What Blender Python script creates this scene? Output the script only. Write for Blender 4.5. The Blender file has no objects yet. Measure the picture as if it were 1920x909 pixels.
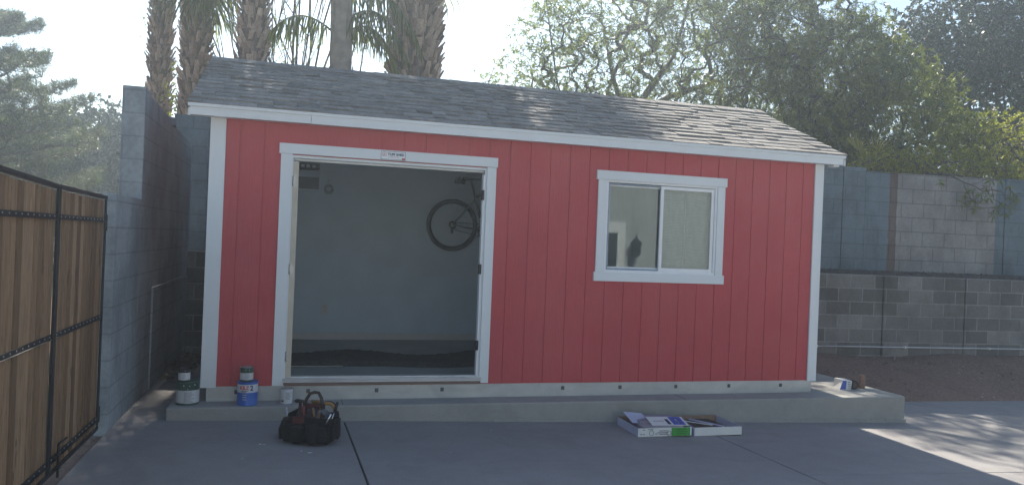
import bpy, bmesh, math, random
import numpy as np
from mathutils import Vector, Matrix
R=math.radians
rnd=random.Random(7)
nr=np.random.RandomState(11)
S=bpy.context.scene
COL=S.collection

# ------------------------------------------------------------------ camera
cd=bpy.data.cameras.new("camera"); cam=bpy.data.objects.new("camera",cd); COL.objects.link(cam)
cd.sensor_width=36; cd.lens=36*1440.24/1920; cd.clip_start=.05; cd.clip_end=2000
_r=Vector((0.96213757,-0.2695241,0.04059637)); _u=Vector((-0.03910733,0.01089427,0.99917563)); _f=Vector((0.26974418,0.96293202,0.00005858))
M_=Matrix((( _r.x,_u.x,-_f.x,0.50527537),(_r.y,_u.y,-_f.y,-7.07856924),(_r.z,_u.z,-_f.z,1.33457038),(0,0,0,1)))
cam.matrix_world=M_
S.camera=cam
# ------------------------------------------------------------------ light
HAZE=.0054
SUN_EL=42.5; SUN_DX=.022          # light moves -x by SUN_DX per metre of drop
w=bpy.data.worlds.new("World"); S.world=w; w.use_nodes=True
nt=w.node_tree
sky=nt.nodes.new('ShaderNodeTexSky'); sky.sky_type='NISHITA'; sky.sun_disc=False
tosun=Vector((SUN_DX, 1/math.tan(R(SUN_EL)), 1)).normalized()
el=math.asin(tosun.z); az=math.atan2(tosun.x,tosun.y)
sky.sun_elevation=el; sky.sun_rotation=az
sky.air_density=1.2; sky.dust_density=.3; sky.ozone_density=2.0
bg=nt.nodes['Background']; bg.inputs[1].default_value=.05
nt.links.new(sky.outputs[0],bg.inputs[0])
sl=bpy.data.lights.new("sun",'SUN'); sl.energy=4.3; sl.angle=R(.55); sl.color=(1,.91,.78)
so=bpy.data.objects.new("sun",sl); COL.objects.link(so); so.rotation_euler=tosun.to_track_quat('Z','Y').to_euler(); so.location=(2,10,20)
S.view_settings.view_transform='Standard'; S.view_settings.look='None'; S.view_settings.gamma=1
S.view_settings.exposure=1.62
S.render.engine='CYCLES'

# ------------------------------------------------------------------ helpers
def tag(o,label=None,cat=None,group=None,kind=None):
    if label: o['label']=label
    if cat: o['category']=cat
    if group: o['group']=group
    if kind: o['kind']=kind
    return o
def thing(name,label,cat,loc=(0,0,0),rz=0,group=None):
    o=bpy.data.objects.new(name,None); COL.objects.link(o); o.location=loc; o.rotation_euler=(0,0,rz)
    o.empty_display_size=.1
    return tag(o,label,cat,group)
def origin(o):
    v=Vector((0,0,0))
    while o is not None: v+=Vector(o.location); o=o.parent
    return v
class MB:
    """collects geometry in world coordinates (or local ones when local=True)"""
    def __init__(s): s.v=[]; s.f=[]; s.m=[]; s.t=[]; s.sm=[]
    def add(s,vs,fs,m=0,t=.5,sm=False):
        b=len(s.v); s.v+= [tuple(v) for v in vs]
        for f in fs: s.f.append(tuple(i+b for i in f)); s.m.append(m); s.t.append(t); s.sm.append(sm)
        return s
    def box(s,a,b,m=0,t=.5,rz=0,c=None,rx=0,ry=0):
        x0,y0,z0=a; x1,y1,z1=b
        vs=[Vector(v) for v in [(x0,y0,z0),(x1,y0,z0),(x1,y1,z0),(x0,y1,z0),(x0,y0,z1),(x1,y0,z1),(x1,y1,z1),(x0,y1,z1)]]
        if rz or rx or ry:
            c=Vector(c) if c else sum(vs,Vector())/8
            Q=Matrix.Rotation(rz,3,'Z')@Matrix.Rotation(ry,3,'Y')@Matrix.Rotation(rx,3,'X')
            vs=[Q@(v-c)+c for v in vs]
        return s.add(vs,[(0,3,2,1),(4,5,6,7),(0,1,5,4),(1,2,6,5),(2,3,7,6),(3,0,4,7)],m,t)
    def tube(s,pts,rad,n=6,m=0,t=.5,cap=True,sm=True):
        pts=[Vector(p) for p in pts]; k=len(pts)
        if not hasattr(rad,'__len__'): rad=[rad]*k
        vs=[]; up=None
        for i,p in enumerate(pts):
            d=(pts[min(i+1,k-1)]-pts[max(i-1,0)])
            d=d.normalized() if d.length>1e-9 else Vector((0,0,1))
            if up is None or abs(d.dot(up))>.98:
                up=Vector((0,0,1)) if abs(d.z)<.9 else Vector((1,0,0))
            a=d.cross(up).normalized(); b=a.cross(d).normalized(); up=b
            for j in range(n):
                q=2*math.pi*j/n; vs.append(p+(a*math.cos(q)+b*math.sin(q))*rad[i])
        fs=[(i*n+j,i*n+(j+1)%n,(i+1)*n+(j+1)%n,(i+1)*n+j) for i in range(k-1) for j in range(n)]
        s.add(vs,fs,m,t,sm)
        if cap:
            b=len(s.v)-len(vs)
            s.f.append(tuple(b+j for j in range(n))); s.m.append(m); s.t.append(t); s.sm.append(False)
            s.f.append(tuple(b+(k-1)*n+j for j in reversed(range(n)))); s.m.append(m); s.t.append(t); s.sm.append(False)
        return s
    def cyl(s,c,r,z0,z1,n=28,m=0,t=.5,r2=None):
        x,y=c; return s.tube([(x,y,z0),(x,y,z1)],[r,r if r2 is None else r2],n,m,t)
    def lathe(s,c,prof,n=32,m=0,t=.5):
        x,y,z=c; vs=[];k=len(prof)
        for (r,h) in prof:
            for j in range(n):
                q=2*math.pi*j/n; vs.append((x+r*math.cos(q),y+r*math.sin(q),z+h))
        fs=[(i*n+j,i*n+(j+1)%n,(i+1)*n+(j+1)%n,(i+1)*n+j) for i in range(k-1) for j in range(n)]
        s.add(vs,fs,m,t,True)
        b=len(s.v)-len(vs)
        s.f.append(tuple(b+j for j in reversed(range(n)))); s.m.append(m); s.t.append(t); s.sm.append(False)
        s.f.append(tuple(b+(k-1)*n+j for j in range(n))); s.m.append(m); s.t.append(t); s.sm.append(False)
        return s
    def torus(s,c,Rr,r,axis='Y',n=40,k=10,m=0,t=.5,a0=0,a1=2*math.pi):
        c=Vector(c); full=abs(a1-a0-2*math.pi)<1e-6; pts=[]
        vs=[]
        for i in range(n+(0 if full else 1)):
            a=a0+(a1-a0)*i/n
            for j in range(k):
                b=2*math.pi*j/k; rr=Rr+r*math.cos(b); h=r*math.sin(b)
                if axis=='Y': p=(rr*math.cos(a),h,rr*math.sin(a))
                elif axis=='Z': p=(rr*math.cos(a),rr*math.sin(a),h)
                else: p=(h,rr*math.cos(a),rr*math.sin(a))
                vs.append(c+Vector(p))
        N=n if full else n+1
        fs=[(i*k+j,((i+1)%N)*k+j,((i+1)%N)*k+(j+1)%k,i*k+(j+1)%k) for i in range(n) for j in range(k)]
        return s.add(vs,fs,m,t,True)
    def build(s,name,mat,parent=None,bevel=0,local=False,tint=False):
        me=bpy.data.meshes.new(name)
        o0=origin(parent) if (parent is not None and not local) else Vector((0,0,0))
        me.from_pydata([(v[0]-o0.x,v[1]-o0.y,v[2]-o0.z) for v in s.v],[],s.f)
        mats=mat if isinstance(mat,(list,tuple)) else [mat]
        for mm in mats: me.materials.append(mm)
        me.polygons.foreach_set('material_index',s.m)
        me.polygons.foreach_set('use_smooth',s.sm)
        at=me.attributes.new('tint','FLOAT','FACE'); at.data.foreach_set('value',s.t)
        me.update()
        bm=bmesh.new(); bm.from_mesh(me); bmesh.ops.recalc_face_normals(bm,faces=bm.faces); bm.to_mesh(me); bm.free()
        o=bpy.data.objects.new(name,me); COL.objects.link(o); o.parent=parent
        if bevel:
            b=o.modifiers.new('bevel','BEVEL'); b.width=bevel; b.segments=2; b.limit_method='ANGLE'; b.angle_limit=R(50)
        return o
def npmesh(name,V,F,mat,parent=None,tint=None,smooth=False,midx=None):
    """V (n,3), F (m,k) index array"""
    me=bpy.data.meshes.new(name)
    V=np.asarray(V,dtype=np.float32).copy()
    if parent is not None: V-=np.array(origin(parent),dtype=np.float32)
    F=np.asarray(F,dtype=np.int32); k=F.shape[1]
    me.vertices.add(len(V)); me.vertices.foreach_set('co',V.ravel())
    me.loops.add(F.size); me.loops.foreach_set('vertex_index',F.ravel())
    me.polygons.add(len(F)); me.polygons.foreach_set('loop_start',np.arange(0,F.size,k,dtype=np.int32)); me.polygons.foreach_set('loop_total',np.full(len(F),k,dtype=np.int32))
    for m in (mat if isinstance(mat,(list,tuple)) else [mat]): me.materials.append(m)
    if midx is not None: me.polygons.foreach_set('material_index',midx)
    if smooth: me.polygons.foreach_set('use_smooth',np.ones(len(F),dtype=bool))
    at=me.attributes.new('tint','FLOAT','FACE'); at.data.foreach_set('value',np.asarray(tint if tint is not None else np.full(len(F),.5),dtype=np.float32))
    me.update(calc_edges=True); me.validate()
    o=bpy.data.objects.new(name,me); COL.objects.link(o); o.parent=parent
    return o

# ---- materials
MATS={}
class N:
    def __init__(s,name):
        m=bpy.data.materials.new(name); m.use_nodes=True; s.m=m; s.t=m.node_tree; s.t.nodes.clear()
        s.out=s.n('ShaderNodeOutputMaterial'); s.p=s.n('ShaderNodeBsdfPrincipled'); s.l(s.p.outputs[0],s.out.inputs[0])
    def n(s,ty,**k):
        x=s.t.nodes.new(ty)
        for a,b in k.items(): setattr(x,a,b)
        return x
    def l(s,a,b): s.t.links.new(a,b)
    def set(s,k,v):
        s.p.inputs[k].default_value=v
    def coord(s,scale=(1,1,1),which='Object'):
        tc=s.n('ShaderNodeTexCoord'); mp=s.n('ShaderNodeMapping'); mp.inputs['Scale'].default_value=scale
        s.l(tc.outputs[which],mp.inputs[0]); return mp.outputs[0]
    def noise(s,vec,scale,detail=5,rough=.55,dist=0):
        x=s.n('ShaderNodeTexNoise'); x.inputs['Scale'].default_value=scale; x.inputs['Detail'].default_value=detail; x.inputs['Roughness'].default_value=rough; x.inputs['Distortion'].default_value=dist
        s.l(vec,x.inputs['Vector']); return x.outputs['Fac']
    def ramp(s,f,stops):
        x=s.n('ShaderNodeValToRGB'); e=x.color_ramp.elements
        while len(e)>1: e.remove(e[0])
        for i,(p,c) in enumerate(stops):
            q=e[0] if i==0 else e.new(p)
            q.position=p; q.color=(c[0],c[1],c[2],1) if hasattr(c,'__len__') else (c,c,c,1)
        s.l(f,x.inputs[0]); return x.outputs[0]
    def mix(s,f,a,b,mode='MIX'):
        x=s.n('ShaderNodeMix',data_type='RGBA',blend_type=mode)
        for i,v in ((0,f),(6,a),(7,b)):
            if hasattr(v,'is_linked'): s.l(v,x.inputs[i])
            elif i==0: x.inputs[0].default_value=v
            else: x.inputs[i].default_value=(v[0],v[1],v[2],1)
        return x.outputs[2]
    def math(s,op,a,b=0):
        x=s.n('ShaderNodeMath',operation=op)
        for i,v in ((0,a),(1,b)):
            if hasattr(v,'is_linked'): s.l(v,x.inputs[i])
            else: x.inputs[i].default_value=v
        return x.outputs[0]
    def attr(s,name='tint'):
        x=s.n('ShaderNodeAttribute'); x.attribute_name=name; return x.outputs['Fac']
    def bump(s,h,strength=.3,dist=.01,nrm=None):
        x=s.n('ShaderNodeBump'); x.inputs['Strength'].default_value=strength; x.inputs['Distance'].default_value=dist
        s.l(h,x.inputs['Height'])
        if nrm is not None: s.l(nrm,x.inputs['Normal'])
        s.l(x.outputs[0],s.p.inputs['Normal']); return x.outputs[0]
def plain(name,c,rough=.6,metal=0,var=.12,scale=12,bump=.1,spec=.4,tintvar=0):
    if name in MATS: return MATS[name]
    m=N(name); v=m.coord(); f=m.noise(v,scale,6)
    lo=[x*(1-var) for x in c]; hi=[min(1,x*(1+var)) for x in c]
    col=m.ramp(f,[(.3,lo),(.7,hi)])
    if tintvar:
        t=m.attr(); k=m.ramp(t,[(0,1-tintvar),(1,1)]); col=m.mix(1,col,k,'MULTIPLY')
    m.l(col,m.p.inputs['Base Color']); m.set('Roughness',rough); m.set('Metallic',metal); m.set('Specular IOR Level',spec)
    if bump: m.bump(m.noise(v,scale*6,4),bump,.004)
    MATS[name]=m.m; return m.m

def concrete(name,c,var=.2,stain=.35,sc=1.0,bumpd=.004):
    m=N(name); v=m.coord()
    big=m.noise(v,.7*sc,6,.6,.4); mid=m.noise(v,5*sc,6,.65); fine=m.noise(v,90*sc,3)
    col=m.ramp(big,[(.28,[x*(1-var) for x in c]),(.72,[x*(1+var) for x in c])])
    col=m.mix(.5,col,m.ramp(mid,[(.35,[x*.82 for x in c]),(.68,[x*1.14 for x in c])]))
    col=m.mix(m.math('MULTIPLY',m.ramp(m.noise(v,1.7*sc,8,.7,1.2),[(.52,0),(.7,1)]),stain),col,[x*.62 for x in c])
    col=m.mix(.35,col,m.ramp(fine,[(.3,[x*.75 for x in c]),(.7,[x*1.25 for x in c])]))
    sp=m.n('ShaderNodeTexVoronoi'); sp.inputs['Scale'].default_value=9*sc; m.l(v,sp.inputs['Vector'])
    spot=m.ramp(sp.outputs['Distance'],[(.03,1),(.05,0)])
    msk=m.math('MULTIPLY',spot,m.ramp(m.noise(v,2.3,2),[(.58,0),(.66,1)]))
    col=m.mix(msk,col,[min(1,x*1.9) for x in c])
    m.l(col,m.p.inputs['Base Color']); m.set('Roughness',.88); m.set('Specular IOR Level',.3)
    m.bump(m.math('ADD',m.math('MULTIPLY',mid,.6),m.math('MULTIPLY',fine,.4)),.5,bumpd)
    return m.m
def block(name,c1,c2,mortar,bw=.4064,bh=.2032,msize=.010,off=(0,0),bump=.6,axis='x',zones=None):
    """zones: list of (u0,u1,colour) of different paint along the wall"""
    m=N(name); tc=m.n('ShaderNodeTexCoord'); sp=m.n('ShaderNodeSeparateXYZ'); m.l(tc.outputs['Object'],sp.inputs[0])
    cb=m.n('ShaderNodeCombineXYZ')
    uu=m.math('ADD',sp.outputs[0],sp.outputs[1]); U=m.math('ADD',uu,off[0]); m.l(U,cb.inputs[0]); m.l(m.math('ADD',sp.outputs[2],off[1]),cb.inputs[1])
    br=m.n('ShaderNodeTexBrick'); m.l(cb.outputs[0],br.inputs['Vector'])
    br.inputs['Scale'].default_value=1; br.inputs['Brick Width'].default_value=bw; br.inputs['Row Height'].default_value=bh; br.inputs['Mortar Size'].default_value=msize; br.inputs['Mortar Smooth'].default_value=.2
    br.inputs['Color1'].default_value=(*c1,1); br.inputs['Color2'].default_value=(*c2,1); br.inputs['Mortar'].default_value=(*mortar,1)
    v=tc.outputs['Object']
    col=br.outputs['Color']
    if zones:
        for (u0,u1,cc) in zones:
            a=m.math('GREATER_THAN',m.math('ADD',sp.outputs[0],m.math('MULTIPLY',m.math('SUBTRACT',m.noise(v,3,3),.5),.10)),u0); b=m.math('LESS_THAN',m.math('ADD',sp.outputs[0],m.math('MULTIPLY',m.math('SUBTRACT',m.noise(v,2.3,3),.5),.07)),u1)
            msk=m.math('MULTIPLY',a,b)
            cz=m.mix(br.outputs['Fac'],cc,[x*.62 for x in cc])
            col=m.mix(msk,col,cz)
    n1=m.noise(v,1.3,6,.6,.5); n2=m.noise(v,26,5,.6)
    col=m.mix(1,col,m.ramp(n1,[(.3,.82),(.7,1.12)]),'MULTIPLY')
    col=m.mix(1,col,m.ramp(n2,[(.3,.86),(.7,1.1)]),'MULTIPLY')
    stn=m.noise(m.coord((1.2,1.2,.8)),1.6,6,.65)
    col=m.mix(1,col,m.ramp(stn,[(.42,.78),(.55,1)]),'MULTIPLY')
    m.l(col,m.p.inputs['Base Color']); m.set('Roughness',.92); m.set('Specular IOR Level',.25)
    h=m.math('SUBTRACT',m.math('MULTIPLY',n2,.25),br.outputs['Fac'])
    m.bump(h,bump,.008)
    return m.m
def leafmat(name,c,var=.45,trans=.45,rough=.5,hue=None):
    m=N(name); t=m.attr(); c2=hue or [c[0]*1.5,c[1]*1.25,c[2]*.9]
    col=m.ramp(t,[(0,[x*(1-var) for x in c]),(.6,c),(1,c2)])
    m.l(col,m.p.inputs['Base Color']); m.set('Roughness',rough); m.set('Specular IOR Level',.45)
    tr=m.n('ShaderNodeBsdfTranslucent'); m.l(m.mix(1,col,(1.3,1.5,.55),'MULTIPLY'),tr.inputs[0])
    mx=m.n('ShaderNodeMixShader'); mx.inputs[0].default_value=trans
    m.l(m.p.outputs[0],mx.inputs[1]); m.l(tr.outputs[0],mx.inputs[2]); m.l(mx.outputs[0],m.out.inputs[0])
    return m.m

M={}
M['pad']=concrete('pad_concrete',(.31,.31,.29),var=.2,stain=.5,sc=1.6)
M['drive']=concrete('driveway_concrete',(.25,.242,.24),var=.24,stain=.6)
M['joint']=plain('joint_filler',(.045,.045,.045),.95,bump=.3)
def siding():
    m=N('red_siding'); v=m.coord((14,14,1.1)); g=m.noise(v,5,6,.6,.6); b=m.noise(m.coord(),2,4)
    c=(.48,.072,.080)
    col=m.ramp(b,[(.3,[x*.93 for x in c]),(.7,[x*1.07 for x in c])])
    col=m.mix(.25,col,m.ramp(g,[(.35,[x*.8 for x in c]),(.65,[x*1.12 for x in c])]))
    dz=m.noise(m.coord((1.3,1.3,.5)),1.7,5,.6)
    col=m.mix(m.ramp(dz,[(.5,0),(.72,.22)]),col,(.50,.13,.115))
    m.l(col,m.p.inputs['Base Color']); m.l(m.ramp(m.noise(m.coord(),3.1,4),[(.3,.5),(.7,.78)]),m.p.inputs['Roughness']); m.set('Specular IOR Level',.35)
    m.bump(g,.55,.0035); return m.m
M['red']=siding()
def trimm():
    m=N('white_trim_paint'); v=m.coord((9,9,9)); g=m.noise(m.coord((30,30,2)),3,5,.6); b=m.noise(m.coord(),1.5,5)
    c=(.74,.78,.79)
    col=m.ramp(b,[(.3,[x*.94 for x in c]),(.7,c)])
    m.l(col,m.p.inputs['Base Color']); m.set('Roughness',.55); m.set('Specular IOR Level',.4); m.bump(g,.25,.002); return m.m
M['trim']=trimm()
M['vinyl']=plain('white_vinyl',(.80,.82,.83),.35,var=.03,bump=0)
M['alu']=plain('bare_aluminium',(.62,.63,.64),.38,metal=.9,var=.1,scale=5,bump=.05)
def galv():
    m=N('galvanised_steel'); v=m.coord((1,1,1.6)); a=m.noise(v,3,7,.62,.5); b=m.noise(v,22,5)
    m.l(m.ramp(a,[(.3,(.38,.41,.42)),(.7,(.54,.57,.57))]),m.p.inputs['Base Color'])
    m.set('Metallic',.7); m.l(m.ramp(b,[(.3,.40),(.7,.52)]),m.p.inputs['Roughness']); m.bump(a,.08,.003); return m.m
M['galv']=galv()
def shingle():
    m=N('asphalt_shingle'); t=m.attr(); v=m.coord(); g=m.noise(v,160,3,.7); b=m.noise(v,9,4)
    col=m.ramp(t,[(0,(.12,.115,.112)),(.5,(.215,.205,.195)),(1,(.34,.32,.295))])
    col=m.mix(1,col,m.ramp(g,[(.3,.55),(.7,1.45)]),'MULTIPLY'); col=m.mix(1,col,m.ramp(b,[(.3,.85),(.7,1.15)]),'MULTIPLY')
    m.l(col,m.p.inputs['Base Color']); m.set('Roughness',.85); m.set('Specular IOR Level',.5); m.bump(g,.6,.003); return m.m
M['shingle']=shingle()
M['inwall']=plain('grey_drywall',(.50,.60,.67),.8,var=.05,scale=3,bump=.08)
M['ceil']=plain('ceiling_paint',(.5,.5,.5),.9,var=.04)
M['floor']=plain('shed_floor_sheet',(.30,.32,.31),.55,var=.15,scale=2.5)
M['base']=plain('baseboard_paint',(.55,.56,.56),.5,var=.04)
M['rug']=plain('black_rug_pile',(.075,.075,.072),.98,var=.4,scale=30,bump=.8,spec=.05)
M['steel']=plain('dull_steel',(.45,.44,.42),.45,metal=.8)
M['black']=plain('black_plastic',(.02,.02,.022),.5,var=.2)
M['rubber']=plain('black_rubber',(.022,.022,.023),.8,var=.2)
M['frameblk']=plain('black_metal_frame',(.022,.024,.028),.5,metal=.3,var=.3,scale=20)
M['wood']=None
def gwood():
    m=N('stained_gate_wood'); t=m.attr(); v=m.coord((20,20,1.4)); g=m.noise(v,3,7,.65,1.0); k=m.noise(m.coord((8,8,3)),1.1,3)
    col=m.ramp(t,[(0,(.17,.095,.05)),(.5,(.29,.175,.095)),(1,(.42,.27,.155))])
    col=m.mix(1,col,m.ramp(g,[(.3,.55),(.52,1),(.75,1.25)]),'MULTIPLY')
    col=m.mix(m.ramp(k,[(.66,0),(.72,.7)]),col,(.09,.045,.02))
    m.l(col,m.p.inputs['Base Color']); m.set('Roughness',.75); m.set('Specular IOR Level',.25); m.bump(g,.5,.004); return m.m
M['wood']=gwood()
def glassm(name,tintc=(.85,.95,.95),haze=.035,gl=1.0):
    m=N(name); m.t.nodes.remove(m.p)
    tr=m.n('ShaderNodeBsdfTransparent'); tr.inputs[0].default_value=(*tintc,1)
    g=m.n('ShaderNodeBsdfGlossy'); g.inputs['Roughness'].default_value=.02
    d=m.n('ShaderNodeBsdfDiffuse'); d.inputs[0].default_value=(.6,.62,.62,1)
    fr=m.n('ShaderNodeFresnel'); fr.inputs[0].default_value=1.5
    mx=m.n('ShaderNodeMixShader'); m.l(m.math('MULTIPLY',fr.outputs[0],1.8*gl),mx.inputs[0]); m.l(tr.outputs[0],mx.inputs[1]); m.l(g.outputs[0],mx.inputs[2])
    m2=m.n('ShaderNodeMixShader'); st=m.noise(m.coord((6,6,1.5)),2.2,6,.6,1.5)
    m.l(m.ramp(st,[(.35,haze*.4),(.7,haze*1.8)]),m2.inputs[0]); m.l(mx.outputs[0],m2.inputs[1]); m.l(d.outputs[0],m2.inputs[2]); m.l(m2.outputs[0],m.out.inputs[0]); return m.m
M['glass']=glassm('dusty_window_glass')

# ------------------------------------------------------------------ ground
GA,GB=-.250,-.0243
def gz(x): return GA+GB*max(-3,min(14,x))
def rety(x): return 3.45-.078*(x+.83)          # front face of the rear retaining wall
def terrain():
    xs=np.concatenate([[-200,-100,-60,-25,-12,-6],np.arange(-4,16.01,.5),[20,28,40,60,120,200]])
    vs_=np.concatenate([[-56,-40,-30,-20,-14,-8],np.arange(-6,2.51,.5),[2.8,3.1,3.3],[3.54],[3.62],[4.5,6,9,14,25,45,49,110,150,200]])
    V=[];F=[]
    for j,v in enumerate(vs_):
        for i,x in enumerate(xs):
            xc=max(-1.1,min(14,x)); y=v+(rety(xc)-3.45)*(1 if abs(v)<50 else 0)
            z=gz(x)-.035
            if v>3.6: z=1.0 if x>-1.2 else -.32
            elif x>6.9 and v>.9: z=gz(x)-.05
            V.append((x,y,z))
    n=len(xs)
    F=[(j*n+i,j*n+i+1,(j+1)*n+i+1,(j+1)*n+i) for j in range(len(vs_)-1) for i in range(n-1)]
    return npmesh('ground',V,F,M['dirt'])
def dirtm(name,c,sc=1,stone=.5):
    m=N(name); v=m.coord(); a=m.noise(v,1.2*sc,7,.65,.6); b=m.noise(v,22*sc,6,.7); 
    vo=m.n('ShaderNodeTexVoronoi'); vo.inputs['Scale'].default_value=38*sc; m.l(v,vo.inputs['Vector'])
    col=m.ramp(a,[(.3,[x*.72 for x in c]),(.7,[x*1.22 for x in c])])
    col=m.mix(.5,col,m.ramp(b,[(.32,[x*.5 for x in c]),(.7,[x*1.6 for x in c])]))
    peb=m.math('MULTIPLY',m.ramp(vo.outputs['Distance'],[(.22,1),(.3,0)]),m.ramp(m.noise(v,31*sc,1),[(.56,0),(.6,stone)]))
    col=m.mix(peb,col,[min(1,x*2.6) for x in c])
    m.l(col,m.p.inputs['Base Color']); m.set('Roughness',.95); m.set('Specular IOR Level',.15)
    m.bump(m.math('ADD',b,m.math('MULTIPLY',peb,.5)),.9,.02); return m.m
M['dirt']=dirtm('bare_soil',(.17,.12,.095))
M['dirtr']=dirtm('reddish_garden_soil',(.21,.14,.11),1.2)
M['gravel']=dirtm('dark_gravel',(.105,.085,.078),1.6,.8)
tag(terrain(),kind='structure')
# driveway: slightly sloping panels with open joints
m=MB()
def slab(m,poly,th=.12):
    n=len(poly); top=[(x,y,gz(x)) for x,y in poly]; bot=[(x,y,gz(x)-th) for x,y in poly]
    m.add(top+bot,[tuple(range(n)),tuple(reversed(range(n,2*n)))]+[(i,(i+1)%n,n+(i+1)%n,n+i) for i in range(n)])
g=.007
J1=lambda y:.962-.022*y*0-.0+(.0 if y>0 else -.02*y)
yb=-14
def J(x0,k): return lambda y:x0+k*y
j1=J(.955,-.03); j2=J(4.22,-.06); j3=J(7.95,-.20)
fy=-.245 ; yh=-2.02
def yfront(x): return -.255-.008*(x+.47)
# left strip beside pad (passage)
slab(m,[(-.83,yb),(j1(yb)-g,yb),(j1(-.26)-g,-.26),(-.47,-.25),(-.47,3.0),(-.83,3.0)])
slab(m,[(j1(yb)+g,yb),(j2(yb)-g,yb),(j2(-.28)-g,-.285),(j1(-.26)+g,-.255)])
slab(m,[(j2(yh)+g,yh+g*.6),(j3(yh)-g,yh-.09+g*.6),(j3(.78)-g,.78),(6.86,.80),(6.85,-.31),(j2(-.28)+g,-.285)])
slab(m,[(j2(yb)+g,yb),(9.2,yb),(j3(yh)-g,yh-.09-g*.6),(j2(yh)+g,yh-g*.6)])
slab(m,[(j3(yh)+g,yh-.09+g*.6),(16,yh-.35),(16,1.35),(12,1.08),(j3(.78)+g,.78)])
slab(m,[(9.2+2*g,yb),(16,yb),(16,yh-.35-2*g),(j3(yh)+g,yh-.09-g*.6)])
tag(m.build('driveway',M['drive'],None,bevel=.004),kind='structure')
m=MB(); m.add([(-.86,yb,gz(-.86)-.02),(16,yb,gz(14)-.02),(16,.9,gz(14)-.02),(6.9,.6,gz(6.9)-.02),(-.6,.6,gz(-.6)-.02)],[(0,1,2,3,4)])
tag(m.build('joint_strip',M['joint']),kind='structure')
# raised pad under the shed
m=MB()
zp=-.138
def padpoly(poly,z0=-.6,z1=zp):
    n=len(poly); m.add([(x,y,z1) for x,y in poly]+[(x,y,z0) for x,y in poly],[tuple(range(n)),tuple(reversed(range(n,2*n)))]+[(i,(i+1)%n,n+(i+1)%n,n+i) for i in range(n)])
padpoly([(-.475,yfront(-.475)),(6.84,yfront(6.84)),(6.84,3.20),(-.475,3.20)])
tag(m.build('concrete_pad',M['pad'],None,bevel=.012),kind='structure')
m=MB()
for x in (.948,4.258): m.box((x-.0025,yfront(x)+.012,zp+.0004),(x+.0025,.02,zp+.0016))
tag(m.build('control_joint',M['joint']),kind='structure')
# spilled mortar line along the foot of the pad
m=MB()
x=2.3
while x<6.84:
    l=rnd.uniform(.05,.16); h=rnd.uniform(.006,.022)*(1 if x>3.5 else .5)
    m.box((x,yfront(x)-.012-rnd.uniform(0,.006),gz(x)-.01),(min(6.85,x+l),yfront(x)+.01,gz(x)+.018+h),rz=rnd.uniform(-.03,.03)); x+=l*.8
tag(m.build('mortar_residue',M['pad'],None,bevel=.004),kind='structure')

# garden soil bed between driveway and rear retaining wall
def bed():
    xs=np.linspace(6.84,16,120); ts=np.linspace(0,1,50); V=[];
    ph=nr.uniform(0,6,(8,)); 
    for t in ts:
        for x in xs:
            y0=.72+ (x-6.86)*.06 if x>6.9 else .70
            y1=rety(x)+.02
            y=y0+(y1-y0)*t
            e=(gz(x)+.012); z=e+( -.16-e)*min(1,(t/.85))**.8
            z+=.02*math.sin(x*2.1+ph[0])*math.sin(t*5+ph[1])+.035*math.exp(-((t-.97)/.06)**2)*(.5+.5*math.sin(x*3.3+1.1*math.sin(x*1.7)))
            z+=nr.normal(0,.005)
            if t<.02: z=e-.02
            V.append((x,y,z))
    n=len(xs); F=[(j*n+i,j*n+i+1,(j+1)*n+i+1,(j+1)*n+i) for j in range(len(ts)-1) for i in range(n-1)]
    o=npmesh('soil_bed',V,F,M['dirtr'],smooth=True); tag(o,kind='structure')
bed()
def stones(name,region,n,smin,smax,mat,zf):
    V=[];F=[];T=[]
    base=np.array([(1,0,0),(-1,0,0),(0,1,0),(0,-1,0),(0,0,.7),(0,0,-.7)])
    fc=[(0,2,4),(2,1,4),(1,3,4),(3,0,4),(2,0,5),(1,2,5),(3,1,5),(0,3,5)]
    for i in range(n):
        x,y=region(); s=smin*(smax/smin)**(rnd.random()**2)
        a=rnd.uniform(0,6.28); c,sn=math.cos(a),math.sin(a)
        P=base*nr.uniform(.6,1.1,(6,1))*s
        P=np.stack([P[:,0]*c-P[:,1]*sn,P[:,0]*sn+P[:,1]*c,P[:,2]],1)+np.array([x,y,zf(x,y)+s*.15])
        b=len(V)*1; V.extend(P.tolist()); F.extend([(p+b,q+b,r+b) for p,q,r in fc]); T.extend([rnd.random()]*8)
    return npmesh(name,V,F,mat,tint=T)
M['stone']=plain('pale_pebble',(.34,.28,.24),.9,var=.3,tintvar=.6,bump=0)
def bedz(x,y):
    y0=.72+(x-6.86)*.06; t=(y-y0)/(rety(x)+.02-y0); e=gz(x)+.012
    return e+(-.16-e)*min(1,(max(0,t)/.85))**.8+.02*0
def breg():
    x=rnd.uniform(6.9,14); y0=.78+(x-6.86)*.06; return x,rnd.uniform(y0,rety(x)-.05)
o=stones('soil_pebbles',breg,2200,.006,.028,M['stone'],bedz); tag(o,'small pale pebbles scattered over the brown soil bed','pebbles',kind='stuff')

# ------------------------------------------------------------------ masonry walls
BLUE=(.20,.245,.27)
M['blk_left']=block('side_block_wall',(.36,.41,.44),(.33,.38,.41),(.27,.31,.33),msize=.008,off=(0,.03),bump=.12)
M['blk_ret']=block('retaining_block',(.125,.122,.116),(.25,.24,.225),(.29,.28,.26),msize=.009,off=(.1,-.043),bump=.5)
M['blk_up']=block('painted_block',(.155,.20,.225),(.145,.19,.215),(.115,.15,.17),bw=.42,bh=.237,msize=.008,off=(.1,-.12),bump=.6,
                  zones=[(10.94,12.86,(.30,.29,.275)),(10.80,10.945,(.155,.12,.105))])
M['cap']=plain('block_cap_paint',(.25,.27,.28),.9,var=.15,scale=6)
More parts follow.
